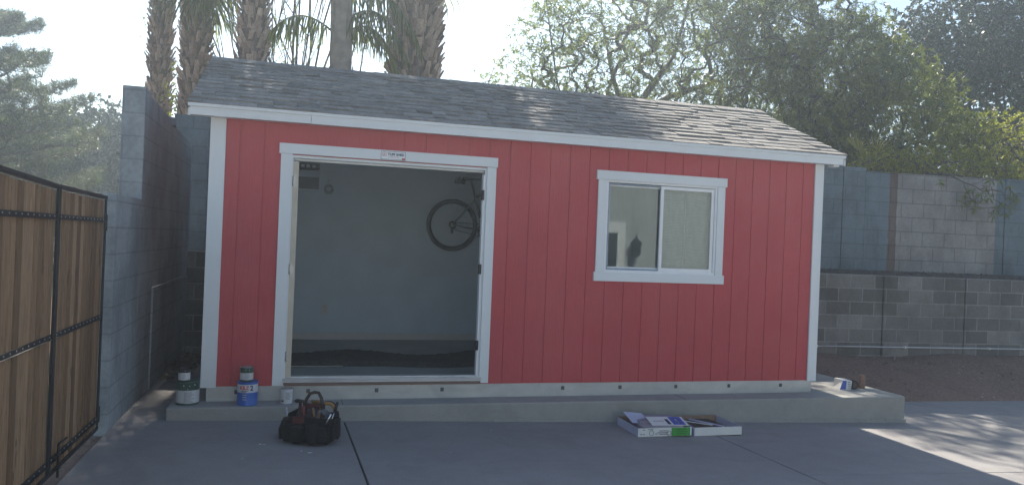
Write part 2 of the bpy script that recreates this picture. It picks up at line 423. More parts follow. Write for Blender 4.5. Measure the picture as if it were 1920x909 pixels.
# left side wall, low part carrying the gate, then tall part
lw=thing('low_block_wall','low grey block wall pillar between wooden gate and the tall block wall','wall',(-.87,-.15,-.27))
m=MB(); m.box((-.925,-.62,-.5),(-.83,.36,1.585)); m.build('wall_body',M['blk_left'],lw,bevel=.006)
tw=thing('tall_block_wall','tall blue grey block wall running back beside the left end of the shed','wall',(-.92,1.9,-.27))
m=MB()
prof=[(.36,2.58),(.62,2.575),(.62,2.545),(1.82,2.50),(1.82,2.47),(3.52,2.43)]
n=len(prof)
vs=[(-.83,y,z) for y,z in prof]+[(-.83,3.52,-.5),(-.83,.362,-.5)]; vs+=[(-1.02,v[1],v[2]) for v in vs]
k=len(vs)//2
m.add(vs,[tuple(range(k)),tuple(reversed(range(k,2*k)))]+[(i,(i+1)%k,k+(i+1)%k,k+i) for i in range(k)])
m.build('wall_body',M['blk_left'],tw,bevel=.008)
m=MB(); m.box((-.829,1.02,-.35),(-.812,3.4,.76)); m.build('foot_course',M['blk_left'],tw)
m=MB(); m.box((-.90,1.84,2.44),(-.80,2.02,2.53),rz=.12,ry=.06); m.build('loose_block',M['cap'],tw,bevel=.01)
# debris behind, in the passage
# rear retaining wall (local frame turned with the wall)
ang=math.atan(-.078)
def local(x,y,base): return None
rw=thing('retaining_wall','low grey concrete block retaining wall with mottled blocks behind the soil bed','wall',(-.83,3.45,0),ang)
m=MB(); m.box((0,0,-.5),(10.0,.2,1.062)); m.box((10.02,0,-.5),(11.44,.2,1.058)); m.box((11.46,0,-.5),(17,.2,1.058))
m.build('wall_body',M['blk_ret'],rw,bevel=.004,local=True)
m=MB()
m.tube([(8.3,-.03,-.022),(17,-.03,-.026)],.011,8)
for x in np.arange(8.9,16.5,1.5): m.box((x-.015,-.044,-.04),(x+.015,-.0,-.005))
o=m.build('conduit',M['alu'],rw,local=True); tag(o,'thin pale metal conduit pipe along the wall foot')
# upper wall
uw=thing('rear_block_wall','tall blue grey painted block wall with a pale patch above the retaining wall','wall',(-.83,4.35,0),ang)
m=MB()
secs=[(-.35,.30,2.905),(.318,9.98-.02,2.82),(9.98+.0,10.36,2.80),(10.362,13.02,2.742),(13.04,18,2.76)]
secs=[(-.35,.118,2.915),(.135,9.93,2.83),(9.945,10.35,2.80),(10.352,13.03,2.745),(13.05,19,2.765)]
for a,b,h in secs: m.box((a,0,.6),(b,.16,h))
m.build('wall_body',M['blk_up'],uw,bevel=.004,local=True)
m=MB(); m.tube([(.127,-.015,.8),(.127,-.015,2.93)],.008,6); m.build('joint_pipe',M['black'],uw,local=True)
# gravel terrace on top of the retaining wall
xs=np.linspace(0.05,17,160); ts=np.linspace(.2,.905,12); V=[]
ca,sa=math.cos(ang),math.sin(ang)
for t in ts:
    for x in xs:
        X=-.83+x*ca-t*sa; Y=3.45+x*sa+t*ca
        V.append((X,Y,1.045+(t-.2)*.10+nr.normal(0,.008)))
nx=len(xs); F=[(j*nx+i,j*nx+i+1,(j+1)*nx+i+1,(j+1)*nx+i) for j in range(len(ts)-1) for i in range(nx-1)]
o=npmesh('gravel_terrace',V,F,M['gravel']); tag(o,kind='structure')
def greg():
    x=rnd.uniform(8,15); t=rnd.uniform(.17,.88); greg.t=t; return -.83+x*ca-t*sa,3.45+x*sa+t*ca
M['gst']=plain('dark_stone',(.14,.115,.10),.9,var=.3,tintvar=.6,bump=0)
o=stones('terrace_stones',greg,4500,.010,.032,M['gst'],lambda x,y:1.045+(greg.t-.2)*.10); tag(o,'dark gravel stones on the strip between the two block walls','gravel',kind='stuff')

# ------------------------------------------------------------------ shed
sh=thing('garden_shed','red garden shed with white trim, open doorway, sliding window and grey shingle roof','shed',(2.9,1.5,-.138))
G0=.2032; XL,XR=-.205,5.895; DEP=3.05; ZT=2.33
DO=(.435,2.225,-.01,2.03)     # door opening
WO=(3.43,4.675,1.075,2.0)      # window opening
def rects(x0,x1,z0,z1,holes):
    out=[]; cuts=sorted({x0,x1}|{c for h in holes for c in h[:2] if x0<c<x1})
    for a,b in zip(cuts,cuts[1:]):
        iv=[(z0,z1)]
        for (h0,h1,k0,k1) in holes:
            if h0<(a+b)/2<h1:
                nv=[]
                for (p,q) in iv:
                    if k1<=p or k0>=q: nv.append((p,q)); continue
                    if k0>p: nv.append((p,k0))
                    if k1<q: nv.append((k1,q))
                iv=nv
        out+=[(a,b,p,q) for p,q in iv]
    return out
m=MB()
for (a,b,p,q) in rects(XL,XR,-.01,ZT,[DO,WO]): m.box((a,.008,p),(b,.10,q))
edges=[XL]+[n*G0 for n in range(0,29)]+[XR]
edges=[XL]+[n*G0 for n in range(-1,30) if XL<n*G0<XR]+[XR]
gw=.0034
for a,b in zip(edges,edges[1:]):
    for (p_,q_,r_,s_) in rects(a+gw,b-gw,-.012,ZT,[DO,WO]): m.box((p_,0,r_),(q_,.0078,s_))
m.build('front_wall',M['red'],sh)
for X0,X1 in ((XL-.0,XL+.10),(XR-.10,XR)):
    m=MB(); m.box((X0,.101,-.01),(X1,DEP-.101,ZT))
    # gable
    vs=[(X0,.0,ZT),(X0,DEP,ZT),(X0,DEP/2,ZT+.66),(X1,.0,ZT),(X1,DEP,ZT),(X1,DEP/2,ZT+.66)]
    m.add(vs,[(0,1,2),(5,4,3),(0,3,4,1),(1,4,5,2),(2,5,3,0)])
    m.build('side_wall',M['red'],sh)
m=MB(); m.box((XL,DEP-.1,-.01),(XR,DEP,ZT)); m.build('rear_wall',M['red'],sh)
# corner trim
for (x0,x1,y0,y1) in ((-.245,-.118,-.02,.0-.0005),(5.828,5.935,-.02,-.0005)):
    m=MB(); m.box((x0,y0,-.02),(x1,y1,2.318)); s=-1 if x0<0 else 1
    if s<0: m.box((-.245,.0,-.02),(-.2055,.09,2.318))
    else: m.box((5.8955,.0,-.02),(5.935,.09,2.318))
    m.build('corner_trim',M['trim'],sh,bevel=.002)
for (x0,x1) in ((-.245,-.2055),(5.8955,5.935)):
    m=MB(); m.box((x0,DEP-.09,-.02),(x1,DEP+.02,2.318)); m.build('corner_trim',M['trim'],sh,bevel=.002)
# interior
m=MB()
m.box((-.10,DEP-.125,.03),(5.79,DEP-.101,2.32)); m.box((-.10,.12,.03),(-.078,DEP-.126,2.32)); m.box((5.77,.12,.03),(5.79,DEP-.126,2.32))
for (a,b,p,q) in rects(-.077,5.769,.03,2.32,[DO,WO]): m.box((a,.101,p),(b,.119,q))
m.build('interior_lining',M['inwall'],sh)
m=MB(); m.box((-.10,.101,2.321),(5.79,DEP-.101,2.345)); m.build('ceiling',M['ceil'],sh)
m=MB(); m.box((-.19,.02,-.02),(5.88,DEP-.02,.012)); m.build('floor',M['floor'],sh)
m=MB(); m.box((-.075,DEP-.138,.013),(5.76,DEP-.1255,.10)); m.build('baseboard',M['base'],sh,bevel=.003)
# roof
EY,EZ=-.13,2.405; SL=(3.135-EZ)/(1.525-EY); RZ=3.135; RXL,RXR=-.415,6.115
rf=MB(); th=.05
def zr(y): return EZ+SL*(y-EY)
for s in (0,1):
    f=lambda y:(y if s==0 else 3.05-y)
    vs=[(RXL,f(EY),EZ-.012),(RXR,f(EY),EZ-.012),(RXR,f(1.525),RZ-.012),(RXL,f(1.525),RZ-.012),(RXL,f(EY),EZ-th),(RXR,f(EY),EZ-th),(RXR,f(1.525),RZ-th),(RXL,f(1.525),RZ-th)]
    rf.add(vs,[(0,1,2,3),(7,6,5,4),(0,4,5,1),(1,5,6,2),(2,6,7,3),(3,7,4,0)])
roof=rf.build('roof',M['trim'],sh)
def shingles(back):
    m=MB(); L=math.hypot(1.525-EY,RZ-EZ); ex=.139; nC=int(L/ex)+1
    cy,cz=(1.525-EY)/L,(RZ-EZ)/L
    nx_,nz_=-cz,cy
    for c in range(nC):
        s0=c*ex-.012; s1=min(L,s0+ex+.05)
        x=RXL-.006-rnd.uniform(0,.2); 
        while x<RXR+.006:
            wd=rnd.choice([.10,.14,.17,.22,.28]); a=max(x,RXL-.006); b=min(x+wd,RXR+.006); x+=wd
            if b-a<.01: continue
            tk=rnd.choice([.015,.016,.023,.026]); lo=.001
            tone=min(1,max(0,rnd.gauss(.45,.15)))
            ds=rnd.uniform(0,.004)
            def P(xx,ss,h):
                y=EY+cy*ss+nx_*h; z=EZ+cz*ss+nz_*h-.010
                if back: y=3.05-y
                return (xx,y,z)
            vs=[P(a,s0+ds,0),P(b-.001,s0+ds,0),P(b-.001,s1,-.004),P(a,s1,-.004),P(a,s0+ds,tk),P(b-.001,s0+ds,tk),P(b-.001,s1,.004),P(a,s1,.004)]
            m.add(vs,[(0,3,2,1),(4,5,6,7),(0,1,5,4),(1,2,6,5),(2,3,7,6),(3,0,4,7)],0,tone)
    return m.build('shingles',M['shingle'],roof)
shingles(False); shingles(True)
m=MB(); x=RXL-.006
while x<RXR:
    b=min(RXR+.006,x+.28); tone=rnd.uniform(.35,.8); h=.016+rnd.uniform(0,.004)
    for s in (1,-1):
        y=1.525-s*.13; zz=RZ-SL*.13
        m.add([(x,1.525,RZ+h),(b+.02,1.525,RZ+h-.006),(b+.02,y,zz+h-.006),(x,y,zz+h),(x,1.525,RZ+h-.012),(b+.02,1.525,RZ-.004),(b+.02,y,zz-.002),(x,y,zz+h-.014)],[(0,1,2,3),(4,7,6,5),(0,4,5,1),(1,5,6,2),(2,6,7,3),(3,7,4,0)],0,tone)
    x=b
m.build('ridge_cap',M['shingle'],roof)
# fascia boards
m=MB(); m.box((RXL+.012,EY-.001,EZ-.105),(.585,EY+.022,EZ-.022)); m.box((.588,EY-.004,EZ-.107),(5.62,EY+.02,EZ-.022)); m.box((5.623,EY-.001,EZ-.104),(RXR-.03,EY+.022,EZ-.022))
m.box((RXL-.002,EY-.014,EZ-.034),(RXR-.012,EY+.01,EZ-.006))
m.build('fascia',M['trim'],roof,bevel=.002)
m=MB(); m.box((RXL+.012,3.18-.022,EZ-.105),(RXR-.02,3.18,EZ-.01)); m.build('fascia',M['trim'],roof,bevel=.002)
m=MB(); m.box((RXL+.02,EY+.023,EZ-.098),(RXR-.03,-.001,EZ-.086)); m.build('soffit',M['trim'],roof)
for X in (RXL,RXR-.022):
    m=MB()
    for s in (0,1):
        f=lambda y:(y if s==0 else 3.05-y)
        vs=[(X,f(EY),EZ-.013),(X+.02,f(EY),EZ-.013),(X+.02,f(1.525),RZ-.013),(X,f(1.525),RZ-.013)]
        vs+= [(v[0],v[1],v[2]-.10) for v in vs]
        m.add(vs,[(0,1,2,3),(7,6,5,4),(0,4,5,1),(1,5,6,2),(2,6,7,3),(3,7,4,0)])
    m.build('rake_board',M['trim'],roof)
# small return block under the right tip of the eave
m=MB(); m.box((5.99,EY+.03,EZ-.125),(6.06,-.002,EZ-.099)); m.build('eave_block',M['trim'],roof,bevel=.003)
# door surround
df=MB(); df.box((.3435,-.018,-.01),(.443,-.0005,2.036)); 
dfo=df.build('door_frame',M['trim'],sh,bevel=.002)
df=MB(); df.box((2.213,-.018,-.003),(2.303,-.0005,2.036)); df.build('side_trim',M['trim'],dfo,bevel=.002)
df=MB(); df.box((.328,-.024,2.037),(2.314,-.0005,2.128)); df.build('header_trim',M['trim'],dfo,bevel=.002)
df=MB(); df.box((.4355,.0,2.005),(2.2245,.118,2.0295)); df.box((.4355,.0,.05),(.452,.119,2.004)); df.box((2.196,.0,.05),(2.2245,.119,2.004)); df.box((.453,.045,1.985),(2.195,.06,2.0045))
df.build('jamb',M['trim'],dfo,bevel=.002)
df=MB(); df.box((.4525,.0,.055),(.500,.03,1.975)); o=df.build('hinge_board',plain('bare_pine_edge',(.55,.50,.40),.7,var=.1,scale=6),dfo,bevel=.002); tag(o,'pale unpainted timber strip on the left jamb')
for (z0,z1) in ((.062,.30),(.40,1.02),(1.12,1.72),(1.82,1.96)):
    df=MB(); df.box((2.183,-.004,z0),(2.1955,.05,z1)); df.build('weather_strip',M['vinyl'],dfo)
df=MB(); df.box((.43,-.03,.018),(2.235,.09,.034)); df.box((.43,-.022,.035),(2.235,.02,.052)); df.box((.43,.022,.035),(2.235,.085,.066)); df.tube([(.43,-.02,.05),(2.235,-.02,.05)],.007,8)
df.build('threshold',M['alu'],dfo,bevel=.003)
df=MB(); df.box((.44,-.034,.0),(2.225,-.0,.016)); df.build('sill_board',plain('sill_wood',(.20,.15,.12),.8),dfo)
for z in (.245,1.02,1.80):
    df=MB(); df.box((.455,-.004,z-.045),(.485,-.0003,z+.045)); df.tube([(.452,-.005,z-.045),(.452,-.005,z+.045)],.006,8)
    for dx,dz in ((.012,.03),(.022,0.01),(.012,-.01),(.022,-.03)): df.tube([(.455+dx,-.004,z+dz),(.455+dx,-.0065,z+dz)],.0035,8,m=1)
    df.build('hinge',[M['steel'],M['alu']],dfo)
for z in (.35,1.07,1.77):
    df=MB(); df.box((2.168,-.006,z-.045),(2.1955,.012,z+.045)); df.tube([(2.17,-.008,z-.045),(2.17,-.008,z+.045)],.006,8); df.build('hinge',M['frameblk'],dfo)
# window
wf=MB(); 
X0,X1,Z0,Z1=3.441,4.664,1.083,1.992
def ring(m,x0,x1,z0,z1,t,y0,y1,tb=None):
    tb=tb or t
    m.box((x0,y0,z0),(x1,y1,z0+tb)); m.box((x0,y0,z1-tb),(x1,y1,z1)); m.box((x0,y0,z0+tb),(x0+t,y1,z1-tb)); m.box((x1-t,y0,z0+tb),(x1,y1,z1-tb))
wo_=MB(); ring(wo_,X0-.009,X1+.009,Z0-.006,Z1+.006,.028,-.006,.075)
win=wo_.build('window',M['vinyl'],sh,bevel=.003)
m=MB(); m.box((3.345,-.020,1.0825),(3.4375,-.0005,1.9915)); m.build('side_trim',M['trim'],win,bevel=.002)
m=MB(); m.box((4.667,-.020,1.0825),(4.752,-.0005,1.9915)); m.build('side_trim',M['trim'],win,bevel=.002)
m=MB(); m.box((3.325,-.026,1.9925),(4.768,-.0005,2.083)); m.build('header_trim',M['trim'],win,bevel=.002)
m=MB(); m.box((3.329,-.026,.991),(4.770,-.0005,1.0815)); m.build('sill',M['trim'],win,bevel=.002)
m=MB(); ring(m,3.462,4.075,1.105,1.965,.030,.030,.052); m.build('sash',M['vinyl'],win,bevel=.003)
m=MB(); ring(m,4.035,4.642,1.105,1.965,.034,.004,.026); m.build('sash',M['vinyl'],win,bevel=.003)
m=MB(); ring(m,3.466,4.05,1.108,1.962,.014,.008,.016); m.build('screen_track',plain('blue_grey_track',(.25,.32,.40),.5),win)
m=MB(); m.box((3.490,.040,1.134),(4.046,.044,1.936)); o=m.build('pane',M['glass'],win); tag(o,'darker left window pane')
m=MB(); m.box((4.068,.013,1.138),(4.609,.017,1.932)); o=m.build('pane',glassm('clear_glass_right',(.92,.95,.93),.05,.5),win)
def blind():
    xs=np.linspace(4.05,4.66,140); zs=np.linspace(1.09,1.99,200); V=[]
    for z in zs:
        for x in xs:
            V.append((x,+.062+.0014*math.sin(z*210+2.2*math.sin(x*11)+1.6*math.sin(x*23+z*9))+.0012*math.sin(x*60+z*17),z))
    n=len(xs); F=[(j*n+i,j*n+i+1,(j+1)*n+i+1,(j+1)*n+i) for j in range(len(zs)-1) for i in range(n-1)]
    o=npmesh('blind',V,F,plain('crinkled_ivory_blind',(.50,.52,.49),.8,var=.05,bump=0),win,smooth=True); tag(o,'crinkled pale blind filling the right half')
    m=MB(); m.tube([(4.34,.055,1.95),(4.335,.055,1.12)],.0025,6); m.build('blind_cord',M['vinyl'],win)
blind()
# metal skirting
sk=MB(); sk.box((-.195,-.006,-.134),(2.452,.004,-.0125)); sk.box((2.456,-.006,-.134),(5.884,.004,-.0125)); sk.box((2.44,-.008,-.134),(2.466,-.0062,-.014)); sk.box((-.195,-.014,-.1375),(5.884,-.0062,-.132))
for s_ in (0,1):
    X=(-.197,5.882)[s_]; sk.box((X,.0045,-.134),(X+.004,3.04,-.0125))
skir=sk.build('metal_skirting',M['galv'],sh)
for x in (.05,.655,1.26,1.866,3.06,3.665,4.28,4.89,5.51):
    m=MB(); m.box((x-.016,-.010,-.078),(x+.016,-.0063,-.042)); m.tube([(x,-.0101,-.06),(x,-.018,-.06)],.009,6); m.build('bolt_plate',plain('bolt_zinc',(.10,.105,.115),.5,metal=.5),skir)
# black strip standing in for the shade in the gap under the skirting
m=MB(); m.box((-.19,.006,-.1378),(5.88,.03,-.1345)); m.build('gap_shade_strip',M['black'],sh)
# interior wall behind skirting: rim
m=MB(); m.box((-.19,.031,-.1375),(5.875,DEP-.02,-.021)); m.build('floor_frame',M['galv'],sh)
# name plate
def textmesh(txt,size,ext=.0006,font_bold=0):
    c=bpy.data.curves.new('lettering','FONT'); c.body=txt; c.size=size; c.extrude=ext; c.offset=font_bold; c.align_x='CENTER'; c.align_y='CENTER'
    o=bpy.data.objects.new('tmp',c); COL.objects.link(o); dg=bpy.context.evaluated_depsgraph_get(); dg.update()
    me=bpy.data.meshes.new_from_object(o.evaluated_get(dg)); bpy.data.objects.remove(o); bpy.data.curves.remove(c); return me
def placetext(txt,size,pos,mat,parent,bold=0,cyl=None,width=None,name='lettering',rot=None,ext=.0006):
    me=textmesh(txt,size,ext,bold); me.materials.clear(); me.materials.append(mat)
    xs=[v.co.x for v in me.vertices]; wd=max(xs)-min(xs); k=(width/wd) if width else 1
    o0=origin(parent)
    for v in me.vertices:
        x,y,z=v.co.x*k,v.co.y,v.co.z
        if cyl:
            cx,cyy,rad,a0=cyl; a=a0+x/rad; rr=rad+.0006+z
            p=Vector((cx+rr*math.sin(a),cyy-rr*math.cos(a),pos[2]+y))
        elif rot: p=Vector(pos)+rot@Vector((x,y,z))
        else: p=Vector((pos[0]+x,pos[1]-z,pos[2]+y))
        v.co=p-o0
    o=bpy.data.objects.new(name,me); COL.objects.link(o); o.parent=parent; return o
NAVY=plain('navy_print',(.02,.04,.09),.6,var=.05,bump=0); REDP=plain('red_print',(.55,.06,.05),.6,var=.05,bump=0)
m=MB(); m.box((1.209,-.0285,2.041),(1.438,-.0245,2.122)); sg=m.build('name_plate',plain('plate_white',(.75,.79,.80),.4,var=.03,bump=0),sh,bevel=.001)
m=MB(); ring(m,1.212,1.435,2.044,2.119,.003,-.0292,-.0287); m.build('plate_border',NAVY,sg)
placetext('TUFF SHED',.030,(1.348,-.0288,2.090),NAVY,sg,bold=.0012,width=.150)
placetext('Storage Buildings & Garages',.010,(1.328,-.0288,2.068),REDP,sg,width=.10)
m=MB()
# little red barn mark
bx,bz=1.243,2.092
for (a,b) in (((-.018,-.016),(-.018,.008)),((-.018,.008),(-.009,.018)),((-.009,.018),(.009,.018)),((.009,.018),(.018,.008)),((.018,.008),(.018,-.016)),((.018,-.016),(-.018,-.016)),((-.010,-.014),(.010,.006)),((-.010,.006),(.010,-.014)),((-.010,.006),(.010,.006))):
    m.tube([(bx+a[0],-.0290,bz+a[1]),(bx+b[0],-.0290,bz+b[1])],.0014,5)
m.build('plate_emblem',REDP,sg); m=MB(); m.box((1.402,-.0292,2.048),(1.430,-.0287,2.062)); m.build('plate_badge',REDP,sg)

# ------------------------------------------------------------------ inside the shed
rug=thing('rug','long black shaggy rug lying across the dim shed floor','rug',(1.4,1.3,.013))
xs=np.linspace(.12,3.1,90); ys=np.linspace(.82,1.72,26); V=[]
for j,y in enumerate(ys):
    for i,x in enumerate(xs):
        e=min(j,len(ys)-1-j)/3.; e=min(1,e)*min(1,min(i,len(xs)-1-i)/3.)
        yy=y+(.05*math.sin(x*2.3)+.03*math.sin(x*5.1+1))
        V.append((x,yy,.014+e*(.03+.02*math.sin(x*4.2)*math.sin(y*3)+.012*nr.rand())))
n=len(xs); F=[(j*n+i,j*n+i+1,(j+1)*n+i+1,(j+1)*n+i) for j in range(len(ys)-1) for i in range(n-1)]
npmesh('pile',V,F,M['rug'],rug,smooth=True)
m=MB(); pts=[(x,.80+.05*math.sin(x*2.3)+.03*math.sin(x*5.1+1),.022) for x in np.linspace(.25,1.0,18)]; m.tube(pts,.006,5); m.build('frayed_edge',plain('pale_thread',(.35,.34,.31),.9),rug)
ac=thing('wall_cabinet','pale wall unit with dark display band high on the rear wall inside the shed','wall unit',(.6,2.9,1.9))
m=MB(); m.box((.47,2.87,1.87),(.76,2.924,2.13)); m.build('case',M['inwall'],ac,bevel=.006)
m=MB(); m.box((.49,2.866,1.90),(.745,2.8695,2.05)); m.build('door_panel',plain('panel_dark',(.16,.17,.175),.6),ac)
m=MB(); m.box((.47,2.862,2.145),(.745,2.924,2.225)); m.build('display_band',M['black'],ac,bevel=.003)
for x in (.52,.585,.65):
    m=MB(); m.box((x,2.8595,2.17),(x+.045,2.8615,2.20)); m.build('button',M['inwall'],ac)
ot=thing('wall_outlet','small pale electrical outlet low on the rear wall inside the shed','outlet',(.875,2.92,.40))
m=MB(); m.box((.835,2.917,.34),(.918,2.9245,.46)); m.build('cover_plate',M['base'],ot,bevel=.002)
for z in (.375,.425):
    m=MB(); m.box((.855,2.9145,z-.016),(.898,2.9168,z+.016)); m.build('socket',M['ceil'],ot,bevel=.002)
hk=thing('hanging_cord','small coil of dark cord hanging beside the wall unit inside the shed','cord',(.87,2.9,2.0))
m=MB(); m.torus((.87,2.895,1.92),.045,.012,n=24,k=6); m.torus((.872,2.88,1.90),.05,.010,n=24,k=6); m.build('coil',plain('grey_cord',(.30,.34,.36),.8),hk)
m=MB(); m.tube([(.865,2.924,2.04),(.865,2.88,2.03),(.866,2.88,1.96)],.006,6); m.build('hook',M['steel'],hk)
# bicycle on the rear wall
def bicycle():
    b=thing('bicycle','dark road bicycle mounted on the rear wall, seen at right edge of doorway','bicycle',(2.9,2.8,1.2))
    Y=2.78; rw_=Vector((2.447,Y,1.531)); fw_=Vector((3.46,Y,1.52)); bb=Vector((2.875,Y,1.47)); st=Vector((2.735,Y,1.93)); ht=Vector((3.26,Y,1.97)); hb=Vector((3.30,Y,1.84)); sd=Vector((2.68,Y,2.13))
    for c in (rw_,fw_):
        m=MB(); m.torus(c,.316,.023,n=64,k=10); w=m.build('wheel',plain('worn_tyre',(.06,.062,.066),.8,bump=0),b); 
        m=MB(); m.torus(c,.288,.011,n=56,k=6); m.build('rim',M['black'],w)
        m=MB()
        for k in range(24):
            a=2*math.pi*k/24; m.tube([c+Vector((.02*math.cos(a+.9),(-.02 if k%2 else .02),.02*math.sin(a+.9))),c+Vector((.285*math.cos(a),0,.285*math.sin(a)))],.0011,4,cap=False)
        m.tube([c+Vector((0,-.05,0)),c+Vector((0,.05,0))],.02,12)
        m.build('spokes',M['steel'],w)
    fr=plain('dark_carbon_frame',(.07,.075,.085),.4,bump=0)
    m=MB(); m.tube([bb,st],.019,8); m.tube([st,ht],.018,8); m.tube([bb,hb],.024,8); m.tube([ht,hb],.021,8)
    for s in (-1,1):
        m.tube([bb+Vector((0,s*.02,0)),rw_+Vector((0,s*.05,0))],.009,6); m.tube([st+Vector((-.01,s*.012,-.06)),rw_+Vector((0,s*.05,0))],.008,6)
        m.tube([hb+Vector((0,s*.03,0)),hb+Vector((.02,s*.045,-.06)),fw_+Vector((0,s*.05,0))],[.014,.012,.008],6)
    m.build('bicycle_frame',fr,b)
    m=MB(); m.tube([st,sd],.013,8); m.build('seat_post',fr,b)
    m=MB(); m.add([sd+Vector(v) for v in [(-.13,-.07,.03),(-.13,.07,.03),(-.02,.05,.035),(.13,.018,.03),(.13,-.018,.03),(-.02,-.05,.035),(-.12,-.05,-.01),(-.12,.05,-.01),(0,.03,0),(.12,.012,.005),(.12,-.012,.005),(0,-.03,0)]],[(0,5,4,3,2,1),(6,7,8,9,10,11),(0,1,7,6),(1,2,8,7),(2,3,9,8),(3,4,10,9),(4,5,11,10),(5,0,6,11)],sm=True)
    m.build('saddle',M['black'],b,bevel=.006)
    m=MB(); m.lathe((2.50,Y,2.07),[(.012,0),(.045,.01),(.05,.06),(.03,.085),(.01,.09)],14); m.box((2.49,Y-.03,2.08),(2.60,Y+.03,2.13),ry=.25); m.build('saddle_bag',M['black'],b)
    m=MB(); m.torus(bb+Vector((0,-.04,0)),.088,.006,n=36,k=6); m.tube([bb+Vector((0,-.05,0)),bb+Vector((-.05,-.06,.16))],.010,8)
    m.tube([bb+Vector((0,.05,0)),bb+Vector((.05,.06,-.16))],.010,8); m.build('crankset',M['black'],b)
    m=MB(); m.box(bb+Vector((-.085,-.13,.15)),bb+Vector((-.015,-.06,.175)),ry=-.5); m.build('pedal',M['alu'],b)
    m=MB(); m.tube([bb+Vector((0,-.04,.085)),rw_+Vector((0,-.04,.035))],.004,4); m.tube([bb+Vector((0,-.04,-.085)),rw_+Vector((.02,-.04,-.06))],.004,4); m.torus(rw_+Vector((0,-.035,0)),.04,.012,n=24,k=6); m.box(rw_+Vector((-.02,-.05,-.11)),rw_+Vector((.01,-.03,-.03))); m.build('chain',M['rubber'],b)
    m=MB(); m.tube([ht+Vector((0,0,0)),ht+Vector((.03,0,.05)),ht+Vector((.10,0,.06))],.014,8)
    for s in (-1,1): m.tube([ht+Vector((.10,0,.06)),ht+Vector((.10,s*.19,.06)),ht+Vector((.19,s*.2,.05)),ht+Vector((.2,s*.2,-.03)),ht+Vector((.10,s*.2,-.06))],.012,8)
    m.build('handlebar',M['black'],b)
    m=MB(); m.box((2.80,2.80,1.90),(2.86,2.924,1.96)); m.build('wall_bracket',M['steel'],b); m=MB(); m.box((3.10,2.80,1.92),(3.16,2.924,1.98)); m.build('wall_bracket',M['steel'],b)
bicycle()
# ------------------------------------------------------------------ wooden gate
def gate_leaf(y0,y1,zt0,zt1,label,drop=False,grp='leaves of the wooden gate'):
    # y0 far end, y1 near end (y1<y0); tops zt0,zt1
    t=thing('wooden_gate',label,'gate',(-.88,(y0+y1)/2,-.25),group=grp)
    xb,xf=-.902,-.884
    zb=-.205
    zt=lambda y: zt0+(zt1-zt0)*(y-y0)/(y1-y0)
    m=MB()
    L=y0-y1; n=max(3,int(round(L/.094))); wd=(L-.036)/n
    for i in range(n):
        a=y0-.018-i*wd; b=a-wd+.014+rnd.uniform(0,.004)
        dz=rnd.uniform(-.004,.004); xo=rnd.uniform(-.002,.002)
        vs=[(xb-.018+xo,a,zb+.02),(xb-.018+xo,b,zb+.02),(xb+xo,b,zb+.02),(xb+xo,a,zb+.02),(xb-.018+xo,a,zt(a)-.015+dz),(xb-.018+xo,b,zt(b)-.015+dz),(xb+xo,b,zt(b)-.015+dz),(xb+xo,a,zt(a)-.015+dz)]
        m.add(vs,[(0,3,2,1),(4,5,6,7),(0,1,5,4),(1,2,6,5),(2,3,7,6),(3,0,4,7)],0,min(1,max(0,rnd.gauss(.5,.27))))
    m.build('boards',M['wood'],t,bevel=.002)
    m=MB(); s=.024
    m.box((xb+.003,y0-s,zb),(xf,y0,zt0)); m.box((xb+.003,y1,zb),(xf,y1+s,zt1))
    m.box((xb+.003,y1+s,zb),(xf,y0-s,zb+s))
    m.add([(xb-.02,y0,zt0-.004),(xf+.003,y0,zt0-.004),(xf+.003,y0,zt0+.022),(xb-.02,y0,zt0+.022),(xb-.02,y1,zt1-.004),(xf+.003,y1,zt1-.004),(xf+.003,y1,zt1+.022),(xb-.02,y1,zt1+.022)],[(0,1,2,3),(7,6,5,4),(0,4,5,1),(1,5,6,2),(2,6,7,3),(3,7,4,0)])
    m.build('steel_frame',M['frameblk'],t,bevel=.002)
    for z in (1.38,.655,-.115):
        m=MB(); m.box((xb+.003,y1+s,z-.015),(xf-.010,y0-s,z+.015)); m.box((xb+.003,y1+s,z-.018),(xf+.001,y0-s,z-.0152))
        for i in range(n):
            yy=y0-.018-(i+.5)*wd
            m.tube([(xf-.010,yy,z+.001),(xf-.006,yy,z+.001)],.0055,6,m=1)
        m.build('rail',[M['frameblk'],M['steel']],t)
    if drop:
        m=MB(); m.box((xb-.030,y1-.05,zb+.03),(xb-.0225,y1+.05,zt1-.02)); m.build('meeting_strip',M['frameblk'],t)
        m=MB(); y=y1+.09; m.tube([(xf+.02,y,gz(-.8)+.0),(xf+.02,y,-.03),(xf+.02,y+.01,-.022),(xf+.02,y+.17,-.028)],.008,8)
        m.box((xf+.001,y-.025,-.10),(xf+.03,y+.025,-.085)); m.box((xf+.001,y-.025,-.18),(xf+.03,y+.025,-.165)); m.build('drop_rod',M['frameblk'],t)
        m=MB(); m.tube([(xf-.01,y0+.012,1.30),(xf-.01,y0+.012,1.42)],.014,8); m.build('gate_hinge',M['frameblk'],t); m=MB(); m.tube([(xf-.01,y0+.012,-.15),(xf-.01,y0+.012,-.03)],.014,8); m.build('gate_hinge',M['frameblk'],t)
    return t
gate_leaf(-.655,-1.846,1.540,1.555,'right half of the brown plank gate, hinged to the low block pillar',True)
gate_leaf(-1.854,-3.30,1.552,1.602,'left half of the brown plank gate, cut by the left photo edge')

